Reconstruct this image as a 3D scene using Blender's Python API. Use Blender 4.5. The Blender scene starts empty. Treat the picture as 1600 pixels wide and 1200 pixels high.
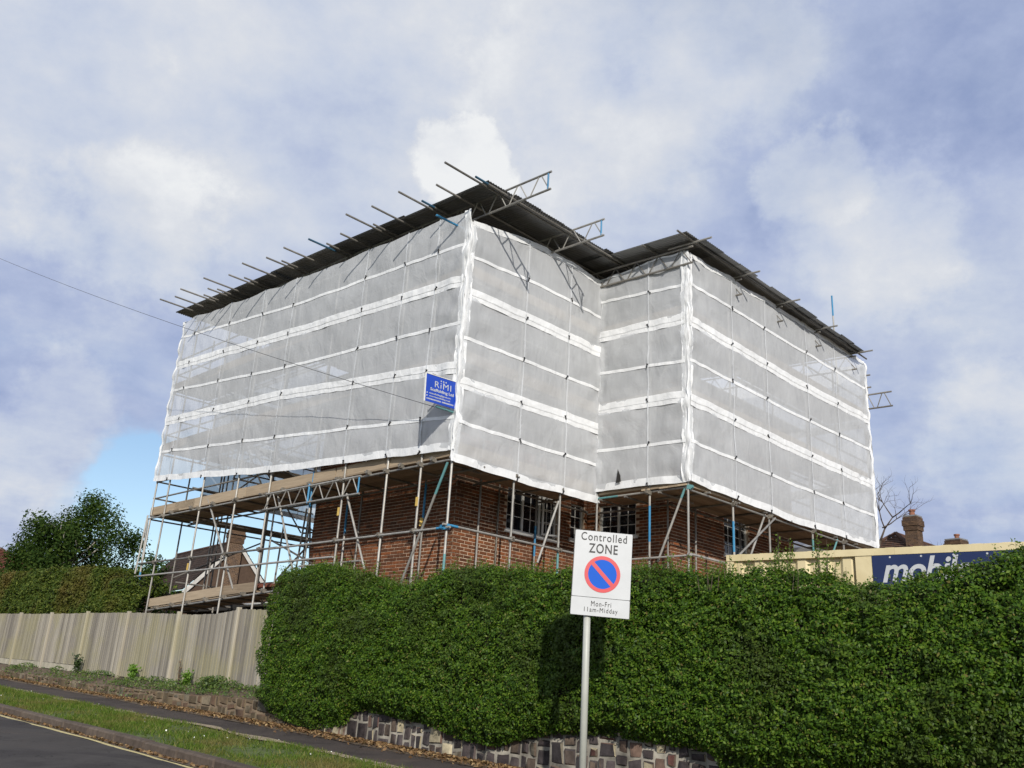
import bpy, bmesh, math, random
import numpy as np
from mathutils import Vector, Matrix, noise

random.seed(7)
rng = np.random.default_rng(7)
scene = bpy.context.scene
COL = scene.collection
R = math.radians

# ------------------------------------------------------------------ camera
F_PX, PITCH, ROLL = 1393.16, R(19.0595), R(3.4155)
cam = bpy.data.cameras.new("camera")
cam_o = bpy.data.objects.new("camera", cam)
COL.objects.link(cam_o)
fw = Vector((0, math.cos(PITCH), math.sin(PITCH)))
u0 = Vector((0, -math.sin(PITCH), math.cos(PITCH)))
r0 = Vector((1, 0, 0))
rt = r0 * math.cos(ROLL) + u0 * math.sin(ROLL)
up = -r0 * math.sin(ROLL) + u0 * math.cos(ROLL)
Mc = Matrix((rt, up, -fw)).transposed().to_4x4()
Mc.translation = (0, 0, 1.6)
cam_o.matrix_world = Mc
cam.sensor_width = 36.0
cam.lens = F_PX / 1600 * 36
cam.clip_start, cam.clip_end = 0.1, 3000
scene.camera = cam_o

# ------------------------------------------------------------------ sun, sky, exposure
SUN_EL, SUN_TRAVEL = R(26.5), R(-7.0)            # the sun stands behind the camera, a little to the right
sun = bpy.data.lights.new("sun", "SUN")
sun.energy, sun.angle, sun.color = 4.0, R(0.55), (1.0, 0.945, 0.86)
sun_o = bpy.data.objects.new("sun", sun)
COL.objects.link(sun_o)
trav = Vector((math.sin(SUN_TRAVEL) * math.cos(SUN_EL), math.cos(SUN_TRAVEL) * math.cos(SUN_EL), -math.sin(SUN_EL)))
sun_o.rotation_euler = trav.to_track_quat("-Z", "Y").to_euler()
sun_o.location = (6, -40, 40)

world = bpy.data.worlds.new("World")
scene.world = world
world.use_nodes = True
nt = world.node_tree
nt.nodes.clear()


def N(tree, kind, **kw):
    n = tree.nodes.new(kind)
    for k, v in kw.items():
        if k.startswith("i_"):
            n.inputs[k[2:].replace("_", " ")].default_value = v
        else:
            setattr(n, k, v)
    return n


def ramp(tree, fac, stops, interp="LINEAR"):
    n = tree.nodes.new("ShaderNodeValToRGB")
    n.color_ramp.interpolation = interp
    cr = n.color_ramp
    while len(cr.elements) < len(stops):
        cr.elements.new(0.5)
    for e, (p, c) in zip(cr.elements, stops):
        e.position = p
        e.color = c if len(c) == 4 else (*c, 1)
    tree.links.new(fac, n.inputs[0])
    return n.outputs[0]


def math_(tree, op, a, b=None, clamp=False):
    n = tree.nodes.new("ShaderNodeMath")
    n.operation = op
    n.use_clamp = clamp
    for i, v in enumerate((a, b)):
        if v is None:
            continue
        if isinstance(v, (int, float)):
            n.inputs[i].default_value = v
        else:
            tree.links.new(v, n.inputs[i])
    return n.outputs[0]


def mixc(tree, fac, a, b, mode="MIX"):
    n = tree.nodes.new("ShaderNodeMix")
    n.data_type = "RGBA"
    n.blend_type = mode
    for i, v in ((0, fac), (6, a), (7, b)):
        if isinstance(v, (int, float)):
            n.inputs[i].default_value = v
        elif isinstance(v, tuple):
            n.inputs[i].default_value = v if len(v) == 4 else (*v, 1)
        else:
            tree.links.new(v, n.inputs[i])
    return n.outputs[2]


def build_sky():
    L = nt.links.new
    out = N(nt, "ShaderNodeOutputWorld")
    bg = N(nt, "ShaderNodeBackground")
    sky = N(nt, "ShaderNodeTexSky", sky_type="NISHITA", sun_disc=False, sun_elevation=SUN_EL,
            sun_rotation=R(173), air_density=1.0, dust_density=0.6, ozone_density=1.6)
    tc = N(nt, "ShaderNodeTexCoord")
    d = tc.outputs["Generated"]
    sep = N(nt, "ShaderNodeSeparateXYZ")
    L(d, sep.inputs[0])
    # project the view direction on to a high cloud deck
    zz = math_(nt, "ADD", math_(nt, "MAXIMUM", sep.outputs[2], 0.0), 0.16)
    px = math_(nt, "DIVIDE", sep.outputs[0], zz)
    py = math_(nt, "DIVIDE", sep.outputs[1], zz)
    cmb = N(nt, "ShaderNodeCombineXYZ")
    L(px, cmb.inputs[0]); L(py, cmb.inputs[1]); L(math_(nt, "MULTIPLY", sep.outputs[2], 0.8), cmb.inputs[2])
    def tex(scale, detail, rough, dist, off):
        mp = N(nt, "ShaderNodeMapping")
        mp.inputs["Location"].default_value = off
        L(cmb.outputs[0], mp.inputs["Vector"])
        t = N(nt, "ShaderNodeTexNoise")
        t.inputs["Scale"].default_value = scale
        t.inputs["Detail"].default_value = detail
        t.inputs["Roughness"].default_value = rough
        t.inputs["Distortion"].default_value = dist
        L(mp.outputs[0], t.inputs["Vector"])
        return t.outputs[0]
    n1 = tex(1.7, 9, 0.55, 0.1, (3.1, 1.2, 0.4))
    n2 = tex(3.3, 13, 0.60, 0.12, (7.7, 4.2, 1.4))
    n3 = tex(0.8, 4, 0.5, 0.1, (1.0, 9.0, 0.0))
    fine = N(nt, "ShaderNodeTexNoise")
    fine.inputs["Scale"].default_value = 7.5; fine.inputs["Detail"].default_value = 13; fine.inputs["Roughness"].default_value = 0.62
    L(d, fine.inputs["Vector"])
    n4 = fine.outputs[0]
    wn = N(nt, "ShaderNodeTexNoise")
    wn.inputs["Scale"].default_value = 5.0; wn.inputs["Detail"].default_value = 8; wn.inputs["Roughness"].default_value = 0.6
    L(d, wn.inputs["Vector"])
    w1 = N(nt, "ShaderNodeVectorMath", operation="SUBTRACT"); L(wn.outputs["Color"], w1.inputs[0]); w1.inputs[1].default_value = (.5, .5, .5)
    w2 = N(nt, "ShaderNodeVectorMath", operation="SCALE"); L(w1.outputs[0], w2.inputs[0]); w2.inputs["Scale"].default_value = 0.15
    w3 = N(nt, "ShaderNodeVectorMath", operation="ADD"); L(d, w3.inputs[0]); L(w2.outputs[0], w3.inputs[1])
    w4 = N(nt, "ShaderNodeVectorMath", operation="NORMALIZE"); L(w3.outputs[0], w4.inputs[0])
    def blob(v, r_in, r_out):                      # 1 inside a ragged cone round a direction, falling to 0
        dp = N(nt, "ShaderNodeVectorMath", operation="DOT_PRODUCT")
        L(w4.outputs[0], dp.inputs[0]); dp.inputs[1].default_value = Vector(v).normalized()
        mr = N(nt, "ShaderNodeMapRange", interpolation_type="SMOOTHSTEP")
        L(dp.outputs["Value"], mr.inputs[0])
        mr.inputs[1].default_value = math.cos(R(r_out)); mr.inputs[2].default_value = math.cos(R(r_in))
        return mr.outputs[0]
    cover = math_(nt, "ADD", math_(nt, "MULTIPLY", n1, 0.75), math_(nt, "MULTIPLY", n2, 0.35))
    def addb(c, b, w):
        return math_(nt, "ADD", c, math_(nt, "MULTIPLY", b, w))
    for v, a, b, w in CLOUD_BIAS:
        cover = addb(cover, blob(v, a, b), w)
    mask = ramp(nt, cover, [(0.02, (0, 0, 0)), (0.30, (0.80,) * 3), (0.60, (1, 1, 1))], "EASE")
    bright = math_(nt, "ADD", math_(nt, "ADD", math_(nt, "MULTIPLY", n2, 0.50), math_(nt, "MULTIPLY", n3, 0.30)), math_(nt, "ADD", math_(nt, "MULTIPLY", n4, 0.50), -0.085))
    for v, a, b, w in CLOUD_BRIGHT:
        bright = addb(bright, blob(v, a, b), w)
    # cumulus heads: crisp ragged tops where a cone meets the fine noise
    puff = None
    for v, a, b, w in CLOUD_PUFFS:
        e = math_(nt, "ADD", math_(nt, "MULTIPLY", blob(v, a, b), 1.0), math_(nt, "MULTIPLY", math_(nt, "SUBTRACT", n4, 0.5), 2.2))
        e = math_(nt, "MULTIPLY", ramp(nt, e, [(0.36, (0, 0, 0)), (0.88, (1, 1, 1))], "EASE"), w * 0.72)
        puff = e if puff is None else math_(nt, "MAXIMUM", puff, e)
    bright = math_(nt, "ADD", bright, puff)
    ccol = ramp(nt, bright, [(0.30, (0.31, 0.38, 0.60)), (0.44, (0.43, 0.50, 0.70)), (0.58, (0.57, 0.63, 0.76)), (0.72, (0.70, 0.73, 0.79)), (0.86, (0.86, 0.875, 0.89))])
    skyc = mixc(nt, 1.0, sky.outputs[0], (0.135, 0.135, 0.135), "MULTIPLY")
    colr = mixc(nt, mask, skyc, ccol)
    L(colr, bg.inputs["Color"])
    bg.inputs["Strength"].default_value = 1.0
    L(bg.outputs[0], out.inputs[0])


# cloud layout: direction, inner and outer cone angle, weight
CLOUD_BIAS = [((-0.40, 0.90, 0.150), 2.5, 6.0, -0.42), ((-0.30, 0.945, 0.10), 4, 11, -0.60),
              ((-0.47, 0.856, 0.225), 1, 4, 0.35), ((-0.46, 0.87, 0.16), 1, 4, 0.3)]
CLOUD_BRIGHT = [((0.035, 0.789, 0.613), 4, 18, 0.05), ((0.36, 0.80, 0.46), 2, 8, 0.08),
                ((0.215, 0.839, 0.50), 1.5, 6, -0.09), ((0.28, 0.83, 0.43), 1, 4.5, -0.10), ((0.37, 0.69, 0.62), 3, 15, -0.18), ((0.45, 0.83, 0.33), 3, 9, -0.07),
                ((0.45, 0.87, 0.19), 2, 7, -0.10), ((-0.43, 0.86, 0.28), 3, 9, -0.12), ((-0.44, 0.70, 0.56), 5, 18, 0.05), ((-0.2, 0.87, 0.42), 3, 9, -0.05)]
CLOUD_PUFFS = [((-0.056, 0.845, 0.522), 0.8, 4.2, 0.28), ((0.305, 0.795, 0.515), 0.8, 5.0, 0.20), ((0.36, 0.80, 0.47), 2, 8, 0.12), ((-0.41, 0.81, 0.425), 1.5, 8, 0.15),
               ((0.50, 0.83, 0.255), 1, 7, 0.14), ((-0.47, 0.856, 0.215), 1, 6, 0.14), ((0.1, 0.76, 0.63), 3, 13, 0.10)]
build_sky()

vs = scene.view_settings
vs.view_transform, vs.look, vs.exposure, vs.gamma = "Standard", "None", 0.0, 1.0
vs.use_curve_mapping = False
scene.cycles.max_bounces = 8
scene.cycles.transparent_max_bounces = 16
scene.cycles.use_denoising = True

# ------------------------------------------------------------------ helpers
TH = R(90 - 45.12)                        # street / house axes: local x runs along u, local y along v
MB = Matrix.Rotation(TH, 4, "Z")
I4 = Matrix.Identity(4)
WM = {}                                   # object -> intended world matrix


def P(u, v, z):
    return MB @ Vector((u, v, z))


def T(x, y, z):
    return Matrix.Translation((x, y, z))


def link(o, parent, M):
    COL.objects.link(o)
    if parent is not None:
        o.parent = parent
        o.matrix_parent_inverse = WM[parent.name].inverted()
    o.matrix_basis = M
    WM[o.name] = M.copy()
    return o


def obj(name, mesh, mat=None, parent=None, M=I4, kind=None, label=None, cat=None, group=None):
    o = bpy.data.objects.new(name, mesh)
    if mat is not None:
        if len(mesh.materials) == 0:
            mesh.materials.append(mat)
        if mesh.materials[0] != mat:
            link(o, parent, M)
            o.material_slots[0].link = "OBJECT"
            o.material_slots[0].material = mat
            tag(o, label, cat, group, kind)
            return o
    link(o, parent, M)
    tag(o, label, cat, group, kind)
    return o


def tag(o, label=None, cat=None, group=None, kind=None):
    for k, v in (("label", label), ("category", cat), ("group", group), ("kind", kind)):
        if v:
            o[k] = v
    return o


def thing(name, label, cat, loc=(0, 0, 0), group=None):
    o = bpy.data.objects.new(name, None)
    o.empty_display_size = 0.2
    link(o, None, Matrix.Translation(Vector(loc)))
    return tag(o, label, cat, group)


def mesh_np(name, verts, faces, smooth=False):
    """numpy verts (n,3), faces (m,k) with constant k"""
    me = bpy.data.meshes.new(name)
    verts = np.asarray(verts, np.float32)
    faces = np.asarray(faces, np.int32)
    m, k = faces.shape
    me.vertices.add(len(verts)); me.vertices.foreach_set("co", verts.ravel())
    me.loops.add(m * k); me.loops.foreach_set("vertex_index", faces.ravel())
    me.polygons.add(m)
    me.polygons.foreach_set("loop_start", np.arange(0, m * k, k, dtype=np.int32))
    try:
        me.polygons.foreach_set("loop_total", np.full(m, k, np.int32))
    except Exception:
        pass
    me.update(calc_edges=True)
    if smooth:
        me.polygons.foreach_set("use_smooth", np.ones(m, bool))
    return me


class MB_:
    """collects simple shapes into one mesh"""

    def __init__(s):
        s.v, s.f = [], []

    def add(s, vs_, fs):
        b = len(s.v)
        s.v += [tuple(p) for p in vs_]
        s.f += [tuple(b + i for i in f) for f in fs]
        return s

    def box(s, x0, x1, y0, y1, z0, z1, M=None):
        p = [Vector((x, y, z)) for z in (z0, z1) for y in (y0, y1) for x in (x0, x1)]
        if M is not None:
            p = [M @ q for q in p]
        return s.add(p, [(0, 2, 3, 1), (4, 5, 7, 6), (0, 1, 5, 4), (2, 6, 7, 3), (0, 4, 6, 2), (1, 3, 7, 5)])

    def chamfer(s, x0, x1, y0, y1, z0, z1, c):
        """box whose four edges round the -y face are chamfered"""
        p = [(x0, y1, z0), (x1, y1, z0), (x1, y1, z1), (x0, y1, z1),
             (x0, y0 + c, z0), (x1, y0 + c, z0), (x1, y0 + c, z1), (x0, y0 + c, z1),
             (x0 + c, y0, z0 + c), (x1 - c, y0, z0 + c), (x1 - c, y0, z1 - c), (x0 + c, y0, z1 - c)]
        f = [(0, 3, 2, 1), (0, 1, 5, 4), (1, 2, 6, 5), (2, 3, 7, 6), (3, 0, 4, 7),
             (4, 5, 9, 8), (5, 6, 10, 9), (6, 7, 11, 10), (7, 4, 8, 11), (8, 9, 10, 11)]
        return s.add(p, f)

    def tube(s, a, b, r, n=8, r2=None):
        a, b = Vector(a), Vector(b)
        d = (b - a).normalized()
        x = d.orthogonal().normalized()
        y = d.cross(x)
        r2 = r if r2 is None else r2
        p = [a + (x * math.cos(t) + y * math.sin(t)) * r for t in [2 * math.pi * i / n for i in range(n)]]
        p += [b + (x * math.cos(t) + y * math.sin(t)) * r2 for t in [2 * math.pi * i / n for i in range(n)]]
        f = [(i, (i + 1) % n, n + (i + 1) % n, n + i) for i in range(n)]
        f += [tuple(range(n - 1, -1, -1)), tuple(range(n, 2 * n))]
        return s.add(p, f)

    def mesh(s, name, smooth=False):
        me = bpy.data.meshes.new(name)
        me.from_pydata(s.v, [], s.f)
        me.update()
        if smooth:
            me.polygons.foreach_set("use_smooth", np.ones(len(me.polygons), bool))
        return me


def smooth_by_angle(me, ang=35):
    me.polygons.foreach_set("use_smooth", np.ones(len(me.polygons), bool))
    me.set_sharp_from_angle(angle=R(ang))
    return me


# ------------------------------------------------------------------ materials
def mat_new(name):
    m = bpy.data.materials.new(name)
    m.use_nodes = True
    t = m.node_tree
    b = t.nodes["Principled BSDF"]
    return m, t, b


def coords(t, scale=(1, 1, 1), kind="Object"):
    tc = t.nodes.new("ShaderNodeTexCoord")
    mp = t.nodes.new("ShaderNodeMapping")
    mp.inputs["Scale"].default_value = scale
    t.links.new(tc.outputs[kind], mp.inputs["Vector"])
    return mp.outputs[0]


def pos(t, scale=(1, 1, 1)):
    g = t.nodes.new("ShaderNodeNewGeometry")
    mp = t.nodes.new("ShaderNodeMapping")
    mp.inputs["Scale"].default_value = scale
    t.links.new(g.outputs["Position"], mp.inputs["Vector"])
    return mp.outputs[0]


def noise_t(t, vec, scale, detail=5, rough=0.55, dist=0.0):
    n = t.nodes.new("ShaderNodeTexNoise")
    n.inputs["Scale"].default_value = scale
    n.inputs["Detail"].default_value = detail
    n.inputs["Roughness"].default_value = rough
    n.inputs["Distortion"].default_value = dist
    t.links.new(vec, n.inputs["Vector"])
    return n.outputs[0]


def bump(t, b, h, strength=0.3, dist=0.01):
    n = t.nodes.new("ShaderNodeBump")
    n.inputs["Strength"].default_value = strength
    n.inputs["Distance"].default_value = dist
    t.links.new(h, n.inputs["Height"])
    t.links.new(n.outputs[0], b.inputs["Normal"])


def randv(t):
    """random per object plus random per island, 0..1"""
    oi = t.nodes.new("ShaderNodeObjectInfo")
    g = t.nodes.new("ShaderNodeNewGeometry")
    s = math_(t, "ADD", oi.outputs["Random"], g.outputs["Random Per Island"])
    return math_(t, "FRACT", s)


def simple(name, col, rough=0.6, metal=0.0, var=0.15, nscale=6.0, bmp=0.0, spec=0.5, use_obj=False):
    m, t, b = mat_new(name)
    vec = coords(t) if use_obj else pos(t)
    n = noise_t(t, vec, nscale, 6, 0.6)
    lo = tuple(c * (1 - var) for c in col)
    hi = tuple(min(1, c * (1 + var)) for c in col)
    c = ramp(t, n, [(0.3, lo), (0.7, hi)])
    t.links.new(c, b.inputs["Base Color"])
    b.inputs["Roughness"].default_value = rough
    b.inputs["Metallic"].default_value = metal
    b.inputs["Specular IOR Level"].default_value = spec
    if bmp:
        bump(t, b, noise_t(t, vec, nscale * 6, 4), bmp, 0.01)
    return m


def m_random(name, stops, rough=0.85, nscale=30, nvar=0.35, bmp=0.4, bdist=0.006, spec=0.25):
    """colour picked per piece from stops, then mottled"""
    m, t, b = mat_new(name)
    r = randv(t)
    c = ramp(t, r, stops, "LINEAR")
    vec = pos(t)
    n = noise_t(t, vec, nscale, 6, 0.65)
    n2 = noise_t(t, vec, nscale * 0.25, 3, 0.5)
    s = math_(t, "ADD", math_(t, "MULTIPLY", n, 0.7), math_(t, "MULTIPLY", n2, 0.5))
    v = ramp(t, s, [(0.35, (1 - nvar,) * 3), (0.85, (1 + nvar * 0.6,) * 3)])
    t.links.new(mixc(t, 1.0, c, v, "MULTIPLY"), b.inputs["Base Color"])
    b.inputs["Roughness"].default_value = rough
    b.inputs["Specular IOR Level"].default_value = spec
    bump(t, b, n, bmp, bdist)
    return m


def m_tube(name, c1, c2, metal, rough):
    m, t, b = mat_new(name)
    oi = t.nodes.new("ShaderNodeObjectInfo")
    vec = pos(t, (1, 1, 0.6))
    n = noise_t(t, vec, 7, 6, 0.65)
    n = math_(t, "ADD", math_(t, "MULTIPLY", n, 0.8), math_(t, "MULTIPLY", oi.outputs["Random"], 0.28))
    c = ramp(t, n, [(0.35, c1), (0.75, c2)])
    rust = ramp(t, noise_t(t, pos(t), 13, 5, 0.7), [(0.66, (0, 0, 0)), (0.74, (1, 1, 1))])
    c = mixc(t, math_(t, "MULTIPLY", rust, 0.5), c, (0.16, 0.10, 0.06))
    t.links.new(c, b.inputs["Base Color"])
    b.inputs["Metallic"].default_value = metal
    b.inputs["Roughness"].default_value = rough
    return m


MAT = {}
MAT["tube"] = m_tube("galvanised_tube", (0.24, 0.23, 0.21), (0.46, 0.44, 0.40), 0.35, 0.5)
MAT["tube_old"] = m_tube("weathered_tube", (0.15, 0.14, 0.125), (0.30, 0.28, 0.25), 0.35, 0.55)
MAT["blue"] = m_tube("blue_paint", (0.02, 0.16, 0.32), (0.05, 0.28, 0.50), 0.0, 0.5)
MAT["blue_dark"] = m_tube("dark_blue_paint", (0.02, 0.075, 0.13), (0.04, 0.12, 0.20), 0.0, 0.5)
MAT["teal"] = m_tube("teal_paint", (0.07, 0.20, 0.21), (0.14, 0.32, 0.32), 0.0, 0.55)
MAT["coupler"] = simple("coupler_steel", (0.20, 0.18, 0.15), 0.6, 0.3, 0.4, 25)
MAT["yellow_tag"] = simple("yellow_tag", (0.62, 0.42, 0.10), 0.6)
MAT["red_prop"] = simple("red_oxide_paint", (0.35, 0.05, 0.03), 0.6, 0, 0.3, 9)
MAT["white_paint"] = simple("white_paint", (0.74, 0.74, 0.70), 0.45, 0, 0.06, 3)
MAT["shaded_white"] = simple("shaded_white_paint", (0.52, 0.50, 0.46), 0.6, 0, 0.2, 3)  # barge boards: shade on the gable put into a duller white
MAT["grey_pole"] = simple("grey_paint", (0.42, 0.43, 0.39), 0.45, 0, 0.08, 5)
MAT["black_paint"] = simple("black_lettering", (0.012, 0.012, 0.014), 0.5, 0, 0.05)
MAT["mortar"] = simple("mortar", (0.52, 0.40, 0.29), 0.95, 0, 0.25, 9, 0.4)
MAT["stone_mortar"] = simple("pale_mortar", (0.25, 0.23, 0.19), 0.95, 0, 0.7, 3, 0.5)
MAT["earth_mortar"] = simple("earthy_mortar", (0.17, 0.125, 0.08), 0.95, 0, 0.45, 5, 0.5)
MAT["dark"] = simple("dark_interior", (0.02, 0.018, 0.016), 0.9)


def m_wood(name, c1, c2, c3=None, along="x"):
    m, t, b = mat_new(name)
    sc = {"x": (0.6, 9, 9), "z": (12, 12, 0.5), "y": (9, 0.6, 9)}[along]
    vec = coords(t, sc)
    oi = t.nodes.new("ShaderNodeObjectInfo")
    add = t.nodes.new("ShaderNodeVectorMath"); add.operation = "ADD"
    t.links.new(vec, add.inputs[0])
    cx = t.nodes.new("ShaderNodeCombineXYZ")
    t.links.new(math_(t, "MULTIPLY", oi.outputs["Random"], 91.0), cx.inputs[0])
    t.links.new(math_(t, "MULTIPLY", oi.outputs["Random"], 57.0), cx.inputs[2])
    t.links.new(cx.outputs[0], add.inputs[1])
    n = noise_t(t, add.outputs[0], 3.0, 8, 0.65, 0.4)
    s = math_(t, "ADD", math_(t, "MULTIPLY", n, 0.75), math_(t, "MULTIPLY", oi.outputs["Random"], 0.38))
    c = ramp(t, s, [(0.30, c1), (0.84, c2)])
    if c3:
        pn = noise_t(t, pos(t), 0.75, 4, 0.6)
        msk = ramp(t, pn, [(0.46, (0, 0, 0)), (0.60, (1, 1, 1))])
        c = mixc(t, math_(t, "MULTIPLY", msk, 0.55), c, c3)
    t.links.new(c, b.inputs["Base Color"])
    b.inputs["Roughness"].default_value = 0.85
    b.inputs["Specular IOR Level"].default_value = 0.2
    bump(t, b, n, 0.5, 0.006)
    return m


MAT["board"] = m_wood("scaffold_board_timber", (0.23, 0.175, 0.12), (0.46, 0.365, 0.255))
MAT["fence_board"] = m_wood("weathered_fence_timber", (0.155, 0.14, 0.12), (0.44, 0.405, 0.335), (0.315, 0.29, 0.165), "z")
MAT["fence_post"] = m_wood("fence_post_timber", (0.24, 0.215, 0.17), (0.44, 0.40, 0.32), (0.32, 0.295, 0.18), "z")
MAT["gravel_board"] = simple("concrete_gravel_board", (0.38, 0.35, 0.27), 0.9, 0, 0.25, 5, 0.4)
MAT["brick"] = m_random("brick_faces", [(0.0, (0.090, 0.036, 0.018)), (0.25, (0.185, 0.068, 0.028)), (0.5, (0.115, 0.047, 0.024)),
                                        (0.8, (0.26, 0.088, 0.032)), (1.0, (0.070, 0.035, 0.022))])
MAT["brick_far"] = m_random("far_brick_faces", [(0.0, (0.085, 0.055, 0.036)), (0.5, (0.14, 0.085, 0.05)), (1.0, (0.075, 0.05, 0.037))])  # shade and haze on the far chimney put into darker colours
MAT["stone_dark"] = m_random("dark_wall_stone", [(0.0, (0.045, 0.040, 0.042)), (0.35, (0.085, 0.070, 0.070)), (0.55, (0.06, 0.048, 0.045)),
                                                 (0.70, (0.16, 0.12, 0.09)), (0.82, (0.13, 0.06, 0.05)), (0.86, (0.10, 0.09, 0.085)), (0.89, (0.38, 0.33, 0.22)), (1.0, (0.48, 0.42, 0.29))], 0.9, 9, 0.75, 0.8, 0.015)
MAT["stone_brown"] = m_random("brown_wall_stone", [(0.0, (0.09, 0.068, 0.042)), (0.45, (0.15, 0.115, 0.07)), (0.7, (0.125, 0.075, 0.05)),
                                                   (0.88, (0.11, 0.10, 0.075)), (1.0, (0.26, 0.21, 0.14))], 0.9, 14, 0.5, 0.6, 0.012)
MAT["tile"] = m_random("roof_tiles", [(0.0, (0.085, 0.045, 0.03)), (0.5, (0.12, 0.065, 0.045)), (1.0, (0.07, 0.05, 0.042))])
MAT["tile_dark"] = m_random("brown_roof_tiles", [(0.0, (0.052, 0.038, 0.032)), (0.5, (0.070, 0.050, 0.040)), (1.0, (0.045, 0.036, 0.032))], spec=0.05)
MAT["tile_red"] = m_random("red_roof_tiles", [(0.0, (0.17, 0.05, 0.03)), (0.5, (0.23, 0.075, 0.04)), (1.0, (0.12, 0.05, 0.035))])
MAT["bark"] = simple("bark", (0.08, 0.06, 0.045), 0.9, 0, 0.35, 12, 0.5)
MAT["birch_bark"] = simple("pale_bark", (0.40, 0.37, 0.31), 0.8, 0, 0.35, 9, 0.3)


def m_leaf(name, stops, trans=0.35, rough=0.45, patch=None, pscale=0.8, spec=0.4):
    m, t, b = mat_new(name)
    r = randv(t)
    c = ramp(t, r, stops)
    if patch:
        pm = ramp(t, noise_t(t, pos(t), pscale, 3, 0.55), [(0.50, (0, 0, 0)), (0.68, (1, 1, 1))])
        c = mixc(t, math_(t, "MULTIPLY", pm, 0.8), c, patch)
    t.links.new(c, b.inputs["Base Color"])
    b.inputs["Roughness"].default_value = rough
    b.inputs["Specular IOR Level"].default_value = spec
    tr = t.nodes.new("ShaderNodeBsdfTranslucent")
    t.links.new(mixc(t, 1.0, c, (1.5, 1.6, 0.7), "MULTIPLY"), tr.inputs["Color"])
    mx = t.nodes.new("ShaderNodeMixShader")
    mx.inputs[0].default_value = trans
    t.links.new(b.outputs[0], mx.inputs[1]); t.links.new(tr.outputs[0], mx.inputs[2])
    t.links.new(mx.outputs[0], t.nodes["Material Output"].inputs["Surface"])
    return m


MAT["hedge_leaf"] = m_leaf("privet_leaves", [(0.0, (0.022, 0.054, 0.005)), (0.4, (0.050, 0.112, 0.008)), (0.8, (0.096, 0.172, 0.013)), (0.96, (0.14, 0.21, 0.022)), (1.0, (0.19, 0.15, 0.05))], 0.28, 0.50,
                           (0.046, 0.070, 0.012), 1.1, 0.22)
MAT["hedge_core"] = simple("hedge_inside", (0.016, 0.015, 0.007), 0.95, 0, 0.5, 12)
MAT["shoot_leaf"] = m_leaf("young_privet_leaves", [(0.0, (0.050, 0.10, 0.010)), (0.6, (0.090, 0.155, 0.018)), (1.0, (0.16, 0.21, 0.035))], 0.35, 0.5, None, 1, 0.25)
MAT["conifer_leaf"] = m_leaf("conifer_sprays", [(0.0, (0.030, 0.056, 0.008)), (0.6, (0.068, 0.102, 0.014)), (1.0, (0.13, 0.155, 0.024))], 0.2, 0.6, (0.13, 0.095, 0.026), 0.5, 0.2)
MAT["tree_leaf"] = m_leaf("tree_leaves", [(0.0, (0.018, 0.040, 0.008)), (0.6, (0.036, 0.070, 0.012)), (1.0, (0.070, 0.105, 0.018))], 0.3, 0.7, None, 1, 0.12)
MAT["weed_leaf"] = m_leaf("weed_leaves", [(0.0, (0.05, 0.09, 0.02)), (0.7, (0.09, 0.15, 0.03)), (1.0, (0.16, 0.20, 0.05))], 0.3)
MAT["lime_leaf"] = m_leaf("bright_green_leaves", [(0.0, (0.08, 0.17, 0.02)), (1.0, (0.15, 0.27, 0.03))], 0.35)
MAT["ivy_leaf"] = m_leaf("ivy_leaves", [(0.0, (0.02, 0.04, 0.012)), (1.0, (0.05, 0.08, 0.02))], 0.15, 0.35)
MAT["grass"] = m_leaf("grass_blades", [(0.0, (0.050, 0.085, 0.012)), (0.45, (0.085, 0.145, 0.018)), (0.8, (0.13, 0.185, 0.028)), (1.0, (0.24, 0.21, 0.08))], 0.3, 0.7, (0.19, 0.15, 0.06), 1.3, 0.15)
MAT["litter"] = m_leaf("dead_leaves", [(0.0, (0.10, 0.055, 0.025)), (0.6, (0.20, 0.115, 0.05)), (1.0, (0.36, 0.25, 0.12))], 0.1, 0.8)
MAT["petal"] = simple("white_petals", (0.8, 0.8, 0.74), 0.7, 0, 0.05)


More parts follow.
